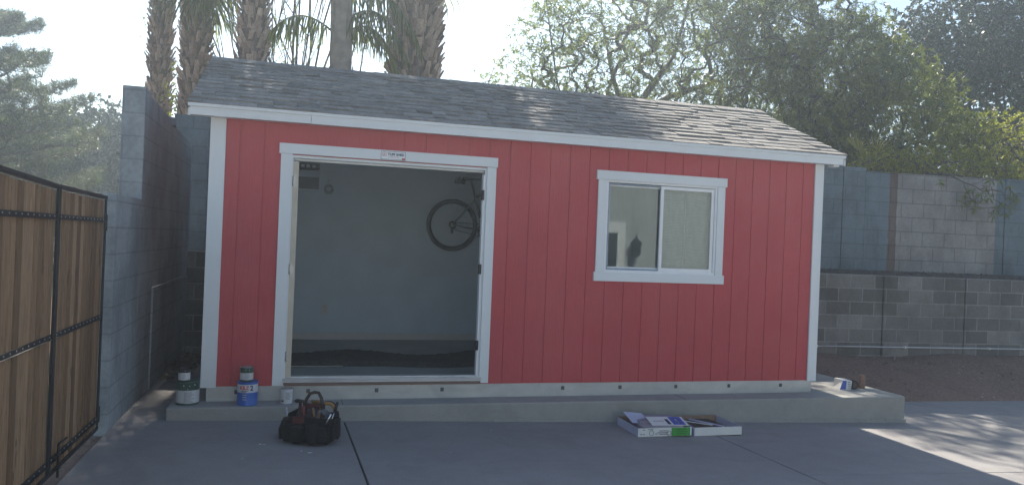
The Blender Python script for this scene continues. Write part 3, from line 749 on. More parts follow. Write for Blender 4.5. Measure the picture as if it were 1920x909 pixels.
# ------------------------------------------------------------------ paint cans
GREEN=plain('dark_green_can',(.035,.085,.065),.35,var=.15,scale=20,bump=0)
LABEL=plain('paper_label',(.55,.57,.58),.6,var=.08,scale=18,bump=0)
WCAN=plain('white_can',(.60,.62,.66),.4,var=.05,bump=0)
BLUEC=plain('blue_can',(.04,.13,.46),.4,var=.08,bump=0)
GREYT=plain('grey_print',(.22,.23,.25),.7,var=.05,bump=0)
def smudges(parent,cyl,z,n,w,h,mat=GREYT):
    cx,cy,r,a0=cyl; m=MB()
    for i in range(n):
        zz=z-i*h; a=a0-w/2/r; L=rnd.uniform(.6,1)*w
        k=8; vs=[]
        for j in range(k+1):
            q=a+L/r*j/k
            for dz in (-.0022,.0022): vs.append((cx+(r+.0007)*math.sin(q),cy-(r+.0007)*math.cos(q),zz+dz))
        m.add(vs,[(2*j,2*j+2,2*j+3,2*j+1) for j in range(k)])
    m.build('print_lines',mat,parent)
def can(name,label,cat,x,y,z,r,h,body,bands,lid,drips=None,group=None,handle=False):
    t=thing(name,label,cat,(x,y,z),group=group)
    m=MB(); m.lathe((x,y,z),[(r*.97,0),(r,.003),(r,.008),(r*.975,.012),(r*.975,h-.014),(r,h-.010),(r*1.01,h-.004),(r,h)],40); m.build('can_body',body,t)
    for (z0,z1,mt,a0,a1) in bands:
        m=MB(); k=36; vs=[]
        for j in range(k+1):
            q=a0+(a1-a0)*j/k
            for zz in (z0,z1): vs.append((x+(r*.975+.0012)*math.sin(q),y-(r*.975+.0012)*math.cos(q),z+zz))
        m.add(vs,[(2*j,2*j+2,2*j+3,2*j+1) for j in range(k)],sm=True); m.build('can_label',mt,t)
    m=MB(); m.lathe((x,y,z+h+.0004),[(r*.99,0),(r*1.0,.002),(r*.97,.005),(r*.90,.005),(r*.86,.001),(r*.1,.0008)],40); m.build('can_lid',lid,t)
    if drips:
        for (a,zz,s) in drips: 
            m=MB(); q=a; m.lathe((x+(r*.98)*math.sin(q),y-(r*.98)*math.cos(q),z+zz-s/2),[(s*.3,0),(s*.5,s*.3),(s*.5,s*.7),(s*.3,s)],8)
            m.build('paint_drip',LABEL,t)
    if handle:
        m=MB(); pts=[(x+(r+.008)*math.cos(a),y-(r+.004)*abs(math.sin(a))*.9-.002,z+h*.80-.05*math.sin(a)) for a in np.linspace(0,math.pi,16)]; m.tube(pts,.0022,6)
        for s in (-1,1): m.tube([(x+s*(r-.004),y,z+h*.8),(x+s*(r+.010),y,z+h*.8)],.006,8)
        m.build('can_handle',M['steel'],t)
    return t
zp0=zp
F=1.35
c1=can('paint_can','large green paint can with white label at the left end of the concrete pad','paint can',-.333,-.078,zp0,.094,.195,GREEN,[(.018,.125,LABEL,-2.2,2.2)],GREEN,[(-.25,.165,.010),(.25,.163,.009),(.72,.170,.012),(.1,.135,.007)],handle=False)
smudges(c1,(-.333,-.078,.0925,.25),zp0+.108,9,.085,.010)
c2=can('paint_tin','small dark tin with white square label on top of the large green can','tin',-.362,-.10,zp0+.202,.050,.085,M['black'],[(.006,.068,LABEL,-1.25,1.25)],M['black'],[(.2,.086,.006)])
smudges(c2,(-.362,-.10,.0498,.1),zp0+.202+.05,3,.03,.012)
c3=can('paint_can','large blue and white primer can with red lettering under a small green tin','paint can',.150,-.147,zp0,.086,.195,BLUEC,[(.112,.180,WCAN,-3.1,3.1)],BLUEC,[(.95,.16,.012)],handle=False)
placetext('KILZ',.042,(0,0,zp0+.152),REDP,c3,bold=.0016,cyl=(.150,-.147,.0851,-.27),width=.078)
placetext('2',.060,(0,0,zp0+.149),NAVY,c3,bold=.002,cyl=(.150,-.147,.0851,.45),width=.026)
smudges(c3,(.150,-.147,.0845,-.18),zp0+.128,2,.075,.008,NAVY)
smudges(c3,(.150,-.147,.0845,-.15),zp0+.095,3,.05,.020,WCAN)
c4=can('paint_tin','small green tin with white label stacked on the blue primer can','tin',.138,-.150,zp0+.202,.055,.115,GREEN,[(.014,.072,LABEL,-2.2,2.2)],M['steel'],[(-.1,.098,.007),(.45,.096,.007)])
smudges(c4,(.138,-.150,.0545,.2),zp0+.202+.06,4,.045,.011)
c5=can('paint_tin','small white tin standing alone on the pad under the left door trim','tin',.470,-.118,zp0,.054,.122,WCAN,[(.012,.104,LABEL,-1.6,1.9)],M['steel'])
smudges(c5,(.470,-.118,.0535,.35),zp0+.092,6,.045,.010)
m=MB(); m.box((.43,-.1735,zp0+.02),(.45,-.168,zp0+.034)); m.build('label_mark',M['black'],c5)

# ------------------------------------------------------------------ tool bag
tx,ty=.685,-.90; tz=gz(tx)
bag=thing('tool_bag','open black tool bag with upright handle standing on the driveway before the doorway','tool bag',(tx,ty,tz))
FAB=plain('black_nylon',(.016,.016,.018),.85,var=.3,scale=60,bump=.5,spec=.2); MAR=plain('maroon_fabric',(.085,.022,.026),.8,var=.2,scale=40,bump=.4)
A=R(-24)
def T(x,y,z):
    c,s=math.cos(A),math.sin(A); return (tx+x*c-y*s,ty+x*s+y*c,tz+z)
def lbox(m,a,b,mi=0,k=0,taper=0):
    x0,y0,z0=a; x1,y1,z1=b; e=taper
    vs=[T(x0,y0,z0),T(x1,y0,z0),T(x1,y1,z0),T(x0,y1,z0),T(x0+e,y0+e,z1),T(x1-e,y0+e,z1),T(x1-e,y1-e,z1),T(x0+e,y1-e,z1)]
    m.add(vs,[(0,3,2,1),(4,5,6,7),(0,1,5,4),(1,2,6,5),(2,3,7,6),(3,0,4,7)],mi)
m=MB(); lbox(m,(-.165,-.115,.004),(.165,.115,.03)); 
hh=.20
lbox(m,(-.17,-.12,.0301),(.17,-.105,hh),taper=.003); lbox(m,(-.17,.105,.0301),(.17,.12,hh),taper=.003); lbox(m,(-.17,-.1045,.0301),(-.155,.1045,hh+.02),taper=.003); lbox(m,(.155,-.1045,.0301),(.17,.1045,hh+.02),taper=.003)
m.build('bag_body',FAB,bag,bevel=.008)
for (a,b,mt) in (((-.15,-.158,.02),(-.045,-.121,.135),FAB),((-.035,-.150,.02),(.06,-.121,.165),FAB),((.07,-.155,.02),(.155,-.121,.15),FAB),((-.205,-.09,.02),(-.171,.0,.15),FAB),((.171,-.10,.03),(.205,.06,.15),FAB),((-.12,-.1205,.15),(-.02,-.1215-.006,.205),MAR)):
    m=MB(); lbox(m,(min(a[0],b[0]),min(a[1],b[1]),a[2]),(max(a[0],b[0]),max(a[1],b[1]),b[2]),taper=.004); m.build('pocket',mt,bag,bevel=.012)
m=MB(); lbox(m,(-.10,-.008,.03),(.10,.008,.285),taper=.012); m.build('divider',MAR,bag,bevel=.006)
m=MB(); m.tube([T(-.075,0,.24),T(-.065,0,.31),T(-.035,0,.36),T(.0,0,.372),T(.035,0,.37),T(.06,0,.33),T(.07,0,.24)],.013,10); m.build('bag_handle',plain('handle_fabric',(.05,.04,.038),.8),bag)
m=MB(); 
for x in (-.10,.02,.11):
    m=MB(); m.box(Vector(T(x,-.161,.08))-Vector((.004,.002,.035)),Vector(T(x,-.161,.08))+Vector((.004,.002,.035))); m.build('buckle',plain('buckle_grey',(.09,.09,.10),.5,metal=.5),bag)
rb=random.Random(3)
for k,(px_,py_,pz_,sx_,sz_) in enumerate(((-.185,-.03,.02,.05,.15),(-.06,-.16,.02,.055,.12),(.06,-.165,.02,.05,.14),(.185,-.02,.03,.045,.16),(.12,-.145,.02,.045,.12),(-.14,-.13,.02,.05,.13))):
    c_=T(px_,py_,pz_); m=MB(); m.lathe(c_,[(sx_*.75,0),(sx_*.98,sz_*.15),(sx_*1.02,sz_*.45),(sx_*.9,sz_*.8),(sx_*.95,sz_*.97),(sx_*.8,sz_)],12); m.build('side_pouch',FAB,bag)
V=[];F=[]
for j in range(9):
    for i in range(20):
        a_=6.2832*i/20; e_=1.5708*j/8; q_=1+.16*math.sin(3*a_+j)+.10*math.sin(7*a_+2*j)
        V.append(T(.155*math.cos(a_)*math.cos(e_)*min(1.05,q_),.10*math.sin(a_)*math.cos(e_)*min(1.05,q_),.165+.085*math.sin(e_)*q_+.012*math.sin(5*a_+3*j)))
F=[(j*20+i,j*20+(i+1)%20,(j+1)*20+(i+1)%20,(j+1)*20+i) for j in range(8) for i in range(20)]
npmesh('bag_contents',V,F,plain('dark_clutter',(.045,.032,.033),.8,var=.5,scale=35,bump=.6),bag)
m=MB(); m.tube([T(-.16,-.11,.19),T(-.185,-.12,.16),T(-.20,-.13,.10),T(-.195,-.14,.03)],[.012,.02,.024,.02],8); m.build('loose_strap',FAB,bag)
def tool(name,label,cat,parts,grp='hand tools in the tool bag'):
    """parts: (partname, kind, a, b, r, mat) in bag coordinates"""
    t=thing(name,label,cat,T(*parts[0][1][0]),group=grp)
    for (pn,pts,r,mt) in parts:
        m=MB(); m.tube([T(*p) for p in pts],r,8); m.build(pn,mt,t)
ORG=plain('yellow_plastic',(.30,.17,.05),.5,var=.08,bump=0); BRT=plain('bright_steel',(.62,.64,.66),.25,metal=.9,bump=0); TAN=plain('tan_leather',(.24,.14,.07),.8)
tool('screwdriver','screwdriver with black handle leaning out at the right of the tool bag','screwdriver',[('shaft',[(.145,-.05,.10),(.185,-.05,.235)],.004,BRT),('handle',[(.186,-.05,.237),(.190,-.05,.25),(.212,-.05,.32)],[.006,.013,.010],M['black'])])
tool('chisel','shiny steel chisel slanting out of the right pocket of the tool bag','chisel',[('blade',[(.14,-.132,.14),(.195,-.135,.245)],[.007,.007],BRT)])
tool('pencil','thin pale marker standing up in the left pocket of the tool bag','marker',[('barrel',[(-.185,-.05,.12),(-.20,-.05,.235)],.006,BRT),('tip',[(-.2003,-.05,.237),(-.203,-.05,.252)],[.006,.003],WCAN)])
tool('hammer','hammer with dark grip standing at the left of the tool bag','hammer',[('handle',[(-.13,.03,.09),(-.125,.03,.275)],[.014,.012],MAR),('head',[(-.165,.03,.285),(-.15,.03,.29),(-.10,.03,.29),(-.085,.03,.282)],[.014,.015,.012,.016],M['black'])])
tool('pliers','pliers with tan grips in the middle of the tool bag','pliers',[('grip',[(.03,-.06,.12),(.035,-.065,.20),(.02,-.065,.265)],[.009,.011,.008],TAN),('grip',[(.055,-.06,.12),(.07,-.065,.20),(.075,-.065,.25)],[.009,.011,.008],TAN)])
tool('screwdriver','screwdriver with red handle standing near the handle of the tool bag','screwdriver',[('shaft',[(-.05,-.07,.10),(-.05,-.07,.19)],.004,BRT),('handle',[(-.05,-.07,.192),(-.05,-.07,.205),(-.055,-.072,.275)],[.006,.014,.012],plain('dark_red_grip',(.16,.03,.03),.5,bump=0))])
t=thing('tape_measure','round yellow and black tape coil on top of the tool bag','tape measure',T(.10,.03,.24),group='hand tools in the tool bag')
m=MB(); m.torus(T(.10,.03,.235),.052,.014,axis='Y',n=30,k=8,a0=.2,a1=3.3); m.build('coil',ORG,t); m=MB(); m.torus(T(.10,.045,.235),.056,.013,axis='Y',n=30,k=8); m.build('casing',FAB,t)
t=thing('glove','yellow and tan work glove crumpled in the top of the tool bag','glove',T(0,.04,.25),group='hand tools in the tool bag')
m=MB(); m.tube([T(-.03,.05,.20),T(-.02,.05,.25),T(.0,.045,.285)],[.03,.032,.02],10)
for k in range(4): m.tube([T(-.02+k*.014,.045,.27),T(-.03+k*.018,.03,.30),T(-.035+k*.02,.02,.295-.004*k)],[.010,.009,.006],6)
m.tube([T(-.035,.04,.24),T(-.055,.025,.262)],[.011,.007],6)
m.build('glove_shell',ORG,t)
t=thing('cable','grey bundle of cable looped in the right half of the tool bag','cable',T(.09,-.05,.20),group='hand tools in the tool bag')
m=MB()
for k in range(5): m.torus(T(.095,-.035-.012*k,.205),.045-.003*k,.005,axis='Y',n=24,k=6)
m.build('loops',plain('grey_cable',(.10,.11,.14),.6),t)

# ------------------------------------------------------------------ cardboard trays with packaging
def tray(x0,x1,y0,y1,h,label,front,side,inner,rz=0):
    t=thing('cardboard_tray',label,'cardboard tray',((x0+x1)/2,(y0+y1)/2,gz((x0+x1)/2)))
    z=gz((x0+x1)/2)+.003; th=.004
    c=((x0+x1)/2,(y0+y1)/2,z)
    m=MB(); m.box((x0,y0,z),(x1,y1,z+.003),rz=rz,c=c); m.build('tray_base',inner,t)
    m=MB(); m.box((x0,y0,z+.0032),(x1,y0+th,z+h),rz=rz,c=c); m.build('tray_front',front,t)
    m=MB(); m.box((x0,y1-th,z+.0032),(x1,y1,z+h*1.05),rz=rz,c=c); m.build('tray_back',inner,t)
    for a in (x0,x1-th):
        m=MB(); m.box((a,y0+th+.001,z+.0032),(a+th,y1-th-.001,z+h),rz=rz,c=c); m.build('tray_side',side,t)
    return t,z
WCARD=plain('white_card',(.66,.68,.66),.6,var=.04,bump=0); BCARD=plain('blue_white_card',(.42,.46,.60),.6,var=.06,bump=0); KRAFT=plain('kraft_card',(.28,.19,.13),.85,var=.1); GRN=plain('green_print',(.05,.30,.05),.55,var=.05,bump=0); BLP=plain('blue_print',(.05,.10,.42),.5,var=.05,bump=0)
ta,za=tray(3.475,4.000,-.86,-.40,.078,'left cardboard tray with printed white and green front, full of packaging',WCARD,BCARD,KRAFT)
tb,zb_=tray(4.045,4.53,-.835,-.385,.078,'right open white cardboard tray holding black sheets',WCARD,BCARD,KRAFT)
m=MB(); m.box((3.80,-.8625,za+.004),(3.985,-.8605,za+.077)); m.build('green_panel',GRN,ta)
m=MB(); 
for k in range(3): m.box((3.85,-.8640,za+.022+k*.018),(3.85+rnd.uniform(.07,.11),-.8627,za+.026+k*.018))
m.build('print_lines',plain('dark_green_print',(.02,.12,.02),.6,bump=0),ta)
m=MB(); m.torus((3.605,-.861,za+.035),.021,.0025,n=24,k=5)
for (a,b,z_) in ((3.495,3.515,.02),(3.522,3.54,.02),(3.52,3.54,.058),(3.57,3.62,.062),(3.68,3.76,.048),(3.66,3.77,.032),(3.64,3.66,.022),(3.68,3.77,.018)): m.box((a,-.8618,za+z_),(b,-.8606,za+z_+.008))
m.torus((3.775,-.861,za+.03),.020,.003,n=24,k=5); m.build('print_marks',GREYT,ta)
def package(name,label,cat,x0,x1,y0,y1,z0,h,mat,rz=0,rx=0,ry=0,marks=None):
    t=thing(name,label,cat,((x0+x1)/2,(y0+y1)/2,z0)); c=Vector(((x0+x1)/2,(y0+y1)/2,z0+h/2))
    m=MB(); m.box((x0,y0,z0),(x1,y1,z0+h),rz=rz,rx=rx,ry=ry,c=c); m.build('package_body',mat,t,bevel=.001)
    for (a,b,e,g_,mt,pn) in (marks or []):
        m=MB(); m.box((a,e,z0+h+.0004),(b,g_,z0+h+.0016),rz=rz,rx=rx,ry=ry,c=c); m.build(pn,mt,t)
    return t
gz_=za
package('package','thin grey printed carton at the front of the left tray','carton',3.54,3.93,-.845,-.70,za+.006,.075,plain('grey_carton',(.30,.29,.31),.7,var=.12,bump=0),rz=.02)
package('package','purple grey carton lying under the leaflets in the left tray','carton',3.58,3.98,-.69,-.43,za+.006,.088,plain('mauve_carton',(.27,.25,.31),.65,var=.12,bump=0),rz=-.05)
package('leaflet','white leaflet with blue picture panel tilted over the left tray','leaflet',3.66,4.01,-.80,-.60,za+.096,.004,WCARD,rz=-.10,rx=.16,
        marks=[(3.87,3.985,-.79,-.61,BLP,'picture_panel'),(3.70,3.80,-.71,-.70,GREYT,'print_line'),(3.82,3.85,-.78,-.66,NAVY,'print_mark'),(3.915,3.935,-.76,-.66,WCARD,'figure_mark'),(3.90,3.96,-.735,-.72,WCARD,'figure_mark')])
package('leaflet','pale blue folded flap standing up at the left end of the left tray','leaflet',3.50,3.70,-.66,-.46,za+.098,.004,BCARD,rz=.1,rx=.30,ry=.12)
package('panel','black plastic sheet lying in the right tray','panel',4.08,4.42,-.78,-.44,zb_+.005,.055,M['black'],rz=.05)
package('strip','pale plastic strip lying across the right tray','strip',4.27,4.30,-.80,-.44,zb_+.063,.008,BCARD,rz=.55)
package('strip','second pale strip beside the first in the right tray','strip',4.18,4.20,-.76,-.46,zb_+.063,.006,WCARD,rz=.8)
# right end of the pad
t=thing('small_carton','small white and blue carton on the right end of the concrete pad','carton',(6.40,.15,zp))
m=MB(); m.add([(6.335,.09,zp),(6.455,.06,zp),(6.475,.20,zp),(6.345,.22,zp),(6.375,.09,zp+.105),(6.475,.07,zp+.098),(6.475,.20,zp+.105),(6.365,.22,zp+.11)],[(0,3,2,1),(4,5,6,7),(0,1,5,4),(1,2,6,5),(2,3,7,6),(3,0,4,7)]); m.build('carton_body',WCARD,t,bevel=.002)
m=MB(); m.add([(6.335-.001,.0885,zp+.004),(6.398,.0725,zp+.004),(6.414,.0805,zp+.098),(6.373,.0885,zp+.10)],[(0,1,2,3)]); m.build('blue_panel',BLP,t)
m=MB()
for k in range(4): m.box((6.425,.0555+.003*k,zp+.02+k*.020),(6.453,.0650+.003*k,zp+.028+k*.020))
m.build('print_lines',GREYT,t)
t=thing('tape_roll','dark roll of tape standing on edge beside the small carton','tape roll',(6.50,.13,zp))
m=MB(); m.tube([(6.515,.085,zp+.050),(6.53,.135,zp+.050)],.050,24); m.build('roll',M['rubber'],t); m=MB(); m.tube([(6.5145,.0835,zp+.050),(6.515,.0845,zp+.050)],.03,20); m.build('core',plain('core_brown',(.10,.07,.05),.8),t)
t=thing('spray_bottle','cyan bottle lying behind the tape roll on the concrete pad','bottle',(6.56,.2,zp))
m=MB(); m.tube([(6.50,.20,zp+.042),(6.52,.20,zp+.042),(6.585,.19,zp+.042),(6.60,.19,zp+.042),(6.615,.188,zp+.042),(6.64,.185,zp+.042)],[.03,.042,.042,.03,.016,.016],16); m.build('bottle_body',plain('cyan_plastic',(.05,.30,.40),.35,bump=0),t)
m=MB(); m.tube([(6.641,.185,zp+.042),(6.66,.183,zp+.042)],.02,12); m.build('bottle_cap',BLP,t)
t=thing('wood_offcut','brown round wood offcut standing upright at the right end of the pad','wood offcut',(6.68,.15,zp))
m=MB(); m.lathe((6.680,.165,zp),[(.036,0),(.037,.003),(.038,.14),(.036,.147),(.033,.150)],18); m.build('offcut_body',plain('brown_offcut',(.26,.155,.11),.8,var=.15,scale=30,bump=.3),t)
# paint flecks on the driveway
V=[];F=[]
for (x,y,s) in ((.60,-1.22,.009),(.66,-1.27,.015),(.30,-1.02,.012),(.33,-1.03,.008),(1.30,-.9,.005),(1.7,-1.3,.005),(.2,-1.4,.006),(2.2,-.6,.006)):
    k=9;b=len(V); zc=gz(x)+.003
    pts=[(x+s*(1+.4*rnd.uniform(-1,1))*math.cos(6.283*i/k),y+s*.8*(1+.4*rnd.uniform(-1,1))*math.sin(6.283*i/k),gz(x)+.0028) for i in range(k)]
    V+=pts+[(x,y,zc+.0005)]; F+=[(b+i,b+(i+1)%k,b+k) for i in range(k)]
o=npmesh('paint_flecks',V,F,WCARD); tag(o,'small white paint flecks on the driveway below the tool bag','paint flecks',kind='stuff')
# clutter in the passage: dead leaves
V=[];F=[];T_=[]
for i in range(900):
    x=rnd.uniform(-.82,-.3); y=rnd.uniform(1.4,3.3) if x<-.5 else rnd.uniform(3.1,3.38); s=rnd.uniform(.015,.04); a=rnd.uniform(0,6.3); b=len(V); z=(gz(x) if x<-.5 else -.15)+rnd.uniform(.005,.05)
    for q,rr in ((0,1),(1.57,.45),(3.14,1),(4.71,.45)): V.append((x+s*rr*math.cos(a+q),y+s*rr*math.sin(a+q),z+rnd.uniform(-.01,.012)))
    F.append((b,b+1,b+2,b+3)); T_.append(rnd.random())
M['dead']=leafmat('dry_leaf',(.12,.08,.05),trans=.1)
o=npmesh('leaf_litter',V,F,M['dead'],tint=T_); tag(o,'dry leaf litter at the back of the passage beside the shed','leaf litter',kind='stuff')
# ------------------------------------------------------------------ vegetation
BARK=plain('grey_bark',(.13,.11,.095),.9,var=.3,scale=14,bump=.5)
BARKD=plain('dark_bark',(.075,.06,.05),.9,var=.3,scale=14,bump=.5)
def frusta(P0,P1,R0,R1,k=4):
    P0=np.asarray(P0,float);P1=np.asarray(P1,float);R0=np.asarray(R0)[:,None];R1=np.asarray(R1)[:,None]
    d=P1-P0; d/=np.linalg.norm(d,axis=1,keepdims=True)+1e-9
    up=np.where(np.abs(d[:,2:3])<.9,np.array([[0,0,1.]]),np.array([[1.,0,0]]))
    a=np.cross(d,up); a/=np.linalg.norm(a,axis=1,keepdims=True); b=np.cross(a,d)
    V=[]
    for P,Rr in ((P0,R0),(P1,R1)):
        for j in range(k):
            q=2*math.pi*j/k; V.append(P+(a*math.cos(q)+b*math.sin(q))*Rr)
    V=np.stack(V,1).reshape(-1,3); n=len(P0)
    base=np.arange(n)[:,None]*2*k
    F=np.concatenate([np.stack([base[:,0]+j,base[:,0]+(j+1)%k,base[:,0]+k+(j+1)%k,base[:,0]+k+j],1) for j in range(k)])
    return V,F
def skeleton(starts,limbs,targets,wig=.12,seg=.22):
    """starts: list of (xyz) roots; limbs: list of polylines starting at a root; targets (n,3)"""
    nodes=[];par=[]
    def addpoly(p0i,pts):
        i=p0i
        for p in pts: nodes.append(np.array(p,float)); par.append(i); i=len(nodes)-1
        return i
    for pl in limbs:
        pl=[np.array(p,float) for p in pl]
        if nodes:
            D=np.linalg.norm(np.array(nodes)-pl[0],axis=1); j=int(D.argmin()) if D.min()<.3 else -1
        else: j=-1
        pts=[]
        for a,b in zip(pl,pl[1:]):
            n=max(1,int(np.linalg.norm(b-a)/seg)); o=nr.normal(0,wig*.25,3)
            for k in range(n): 
                t=k/n; pts.append(a+(b-a)*t+o*math.sin(t*math.pi)+nr.normal(0,wig*.07,3))
        pts.append(pl[-1]); addpoly(j,pts)
    root=np.array(limbs[0][0]); order=np.argsort(np.linalg.norm(targets-root,axis=1)); tips=[]
    A=np.array(nodes); cap=len(A)+len(targets)*6; buf=np.zeros((cap,3)); buf[:len(A)]=A; n=len(A)
    for t in targets[order]:
        d=np.linalg.norm(buf[:n]-t,axis=1)+.35*np.maximum(0,buf[:n,2]-t[2])
        j=int(d.argmin()); p=buf[j]; L=np.linalg.norm(t-p)
        k=max(1,min(5,int(L/seg)+1)); mid=nr.normal(0,wig*L*.9,3)+np.array([0,0,.10*L]); i=j
        for q in range(1,k+1):
            s=q/k; pp=p+(t-p)*s+mid*math.sin(s*math.pi)*.8
            buf[n]=pp; par.append(i); i=n; n+=1
        tips.append(i)
    nodes=buf[:n]; par=np.array(par); cnt=np.ones(n)
    for i in range(n-1,-1,-1):
        if par[i]>=0: cnt[par[i]]+=cnt[i]
    return nodes,par,cnt,tips
def leaves(C,D,L,Wd,droop=.0):
    """C centres (base), D directions, L lengths, Wd widths -> diamond quads"""
    n=len(C); D=D/ (np.linalg.norm(D,axis=1,keepdims=True)+1e-9)
    r=nr.normal(size=(n,3)); S_=np.cross(D,r); S_/=np.linalg.norm(S_,axis=1,keepdims=True)+1e-9
    L=L[:,None];Wd=Wd[:,None]
    V=np.stack([C,C+D*L*.45+S_*Wd*.5,C+D*L+np.array([[0,0,-1]])*L*droop,C+D*L*.45-S_*Wd*.5],1).reshape(-1,3)
    b=np.arange(n)[:,None]*4; return V,np.concatenate([b,b+1,b+2,b+3],1)
def blobpts(blobs,n,shell=.5):
    w_=np.array([b[3]*b[4]*b[5] for b in blobs])**.8; w_/=w_.sum(); out=[]
    for b,k in zip(blobs,nr.multinomial(n,w_)):
        d=nr.normal(size=(k,3)); d/=np.linalg.norm(d,axis=1,keepdims=True); r=nr.rand(k,1)**(1/3.)*(1-shell)+shell*(nr.rand(k,1)**.25)
        # lumpy edge
        r*=1+.22*np.sin(d[:,0:1]*5+b[0])*np.sin(d[:,2:3]*6+b[1])+nr.normal(0,.05,(k,1))
        out.append(np.array(b[:3])+d*r*np.array(b[3:6]))
    return np.concatenate(out)
def tree(name,label,cat,limbs,blobs,n,lm,bark,ros=3,lv=8,L=.10,Wd=.017,spread=.12,droop=.15,rmax=.09,updir=0,group=None,tone=None,twig=.0035,shell=.5,zmin=None,wig=.12):
    base=limbs[0][0]; t=thing(name,label,cat,base,group=group)
    T_=blobpts(blobs,n,shell)
    if zmin is not None: T_=T_[T_[:,2]>zmin]
    nodes,par,cnt,tips=skeleton(None,limbs,T_,wig=wig)
    rad=twig*cnt**.5; rad*=min(1,rmax/rad.max()) if False else 1; rad=np.minimum(rad,rmax)
    e=np.where(par>=0)[0]; V,F=frusta(nodes[par[e]],nodes[e],np.minimum(rad[par[e]],rad[e]*1.5),rad[e],4)
    npmesh('trunk',V,F,bark,t,smooth=True)
    P=nodes[tips]; k=len(P)
    C=np.repeat(P,ros,0)+nr.normal(0,spread,(k*ros,3)); cn=np.repeat(nr.rand(k),ros)
    ax=nr.normal(size=(k*ros,3)); ax[:,2]+=updir; ax/=np.linalg.norm(ax,axis=1,keepdims=True)
    Cl=np.repeat(C,lv,0); A_=np.repeat(ax,lv,0); D=nr.normal(size=Cl.shape)*.75+A_*.75
    n_=len(Cl); V,F=leaves(Cl+A_*nr.uniform(-.03,.03,(n_,1)),D,nr.uniform(.6,1.15,n_)*L,nr.uniform(.7,1.2,n_)*Wd,droop)
    tint=np.clip(np.repeat(np.repeat(nr.rand(k),ros),lv)*.5+nr.rand(n_)*.5,0,1)
    npmesh('crown',V,F,lm,t,tint=tint)
    # sprig stems joining rosettes
    return t
LA=leafmat('grey_green_leaf',(.17,.19,.095),var=.45,trans=.5,rough=.35,hue=[.24,.24,.12])
LB=leafmat('olive_leaf',(.145,.16,.045),var=.5,trans=.5,rough=.4,hue=[.24,.25,.07])
LC=leafmat('dark_ficus_leaf',(.028,.048,.014),var=.45,trans=.12,rough=.35,hue=[.07,.11,.03])
LD=leafmat('yellow_green_leaf',(.24,.24,.05),var=.45,trans=.5,hue=[.42,.36,.07])
LP=leafmat('pine_needle',(.075,.095,.04),var=.4,trans=.25,hue=[.20,.22,.14])
LE=leafmat('far_dark_leaf',(.032,.052,.012),var=.5,trans=.15,hue=[.13,.16,.06])
# airy tree behind the roof
bx_,by_=7.1,8.0
tree('tree','airy narrow leaved tree with bare curving branches behind the middle of the shed roof','tree',
 [[(bx_,by_,1.0),(7.0,8,2.2),(6.8,7.9,3.2)],
  [(6.8,7.9,3.2),(7.3,7.9,4.3),(8.0,7.6,5.4),(8.3,7.5,6.8)],
  [(6.8,7.9,3.2),(6.2,8.1,3.9),(5.6,8.2,4.5),(4.8,8.3,4.9)],
  [(6.9,7.9,2.6),(6.1,8,3.4),(5.5,7.8,4.6),(5.2,7.9,6.4)],
  [(7.1,7.9,3.8),(6.7,7.8,4.9),(6.5,8,6.0),(6.4,8,7.2)],
  [(7.2,7.9,4.1),(8.1,8,4.6),(8.9,7.6,4.9)],
  [(6.2,8.1,3.9),(5.3,8.5,3.6),(4.6,8.3,3.8)]],
 [(4.8,8.3,4.3,1.0,1.0,1.0),(5.6,8.2,5.7,.95,1.1,1.1),(6.8,8,6.3,1.5,1.3,1.2),(8.3,7.6,5.9,1.4,1.3,1.3),(5.9,8.2,4.0,1.7,1.1,.85),(7.9,7.7,4.2,1.5,1.0,1.0),(9.0,7.4,5.0,1.1,1.2,1.5),(6.9,8.0,5.0,1.5,1.0,1.0),(8.0,7.7,7.3,1.7,1.1,1.0),(9.4,7.4,6.9,1.2,1.1,1.1),(7.3,7.7,8.3,1.1,.9,.6)],
 2600,LA,BARK,ros=3,lv=8,L=.11,Wd=.021,spread=.11,rmax=.085,twig=.0030,shell=.3,wig=.02)
# dense olive tree on the right
tree('tree','broad olive green willow like tree drooping over the block wall right of the shed','tree',
 [[(11.3,7.0,1.0),(11.2,7,2.2),(11.0,6.9,3.0)],
  [(11.0,6.9,3.0),(10.4,7,4.0),(9.9,7,5.2),(9.8,7,6.2)],
  [(11.0,6.9,3.0),(11.6,6.7,4.0),(12.0,6.5,5.2)],
  [(11.0,6.9,3.0),(12.2,6.4,3.6),(13.2,6.0,4.0)],
  [(11.0,6.9,3.0),(10.2,6.7,3.3),(9.6,6.5,3.5)]],
 [(9.9,7,4.3,1.4,1.3,1.7),(11.2,6.7,4.9,1.5,1.4,1.55),(12.3,6.3,4.3,1.4,1.4,1.45),(13.2,5.9,3.7,1.0,1.2,1.0),(10.6,6.6,3.2,1.9,1.2,.8),(12.0,6.2,3.0,1.8,1.1,.6),(9.9,7.1,6.0,1.2,1.2,.8),(11.6,6.7,5.9,1.0,1.1,.7),(10.6,6.9,7.2,1.2,1.1,.7)],
 3400,LB,BARKD,ros=4,lv=9,L=.125,Wd=.021,spread=.12,rmax=.12,droop=.3,shell=.45,twig=.0036,wig=.05)
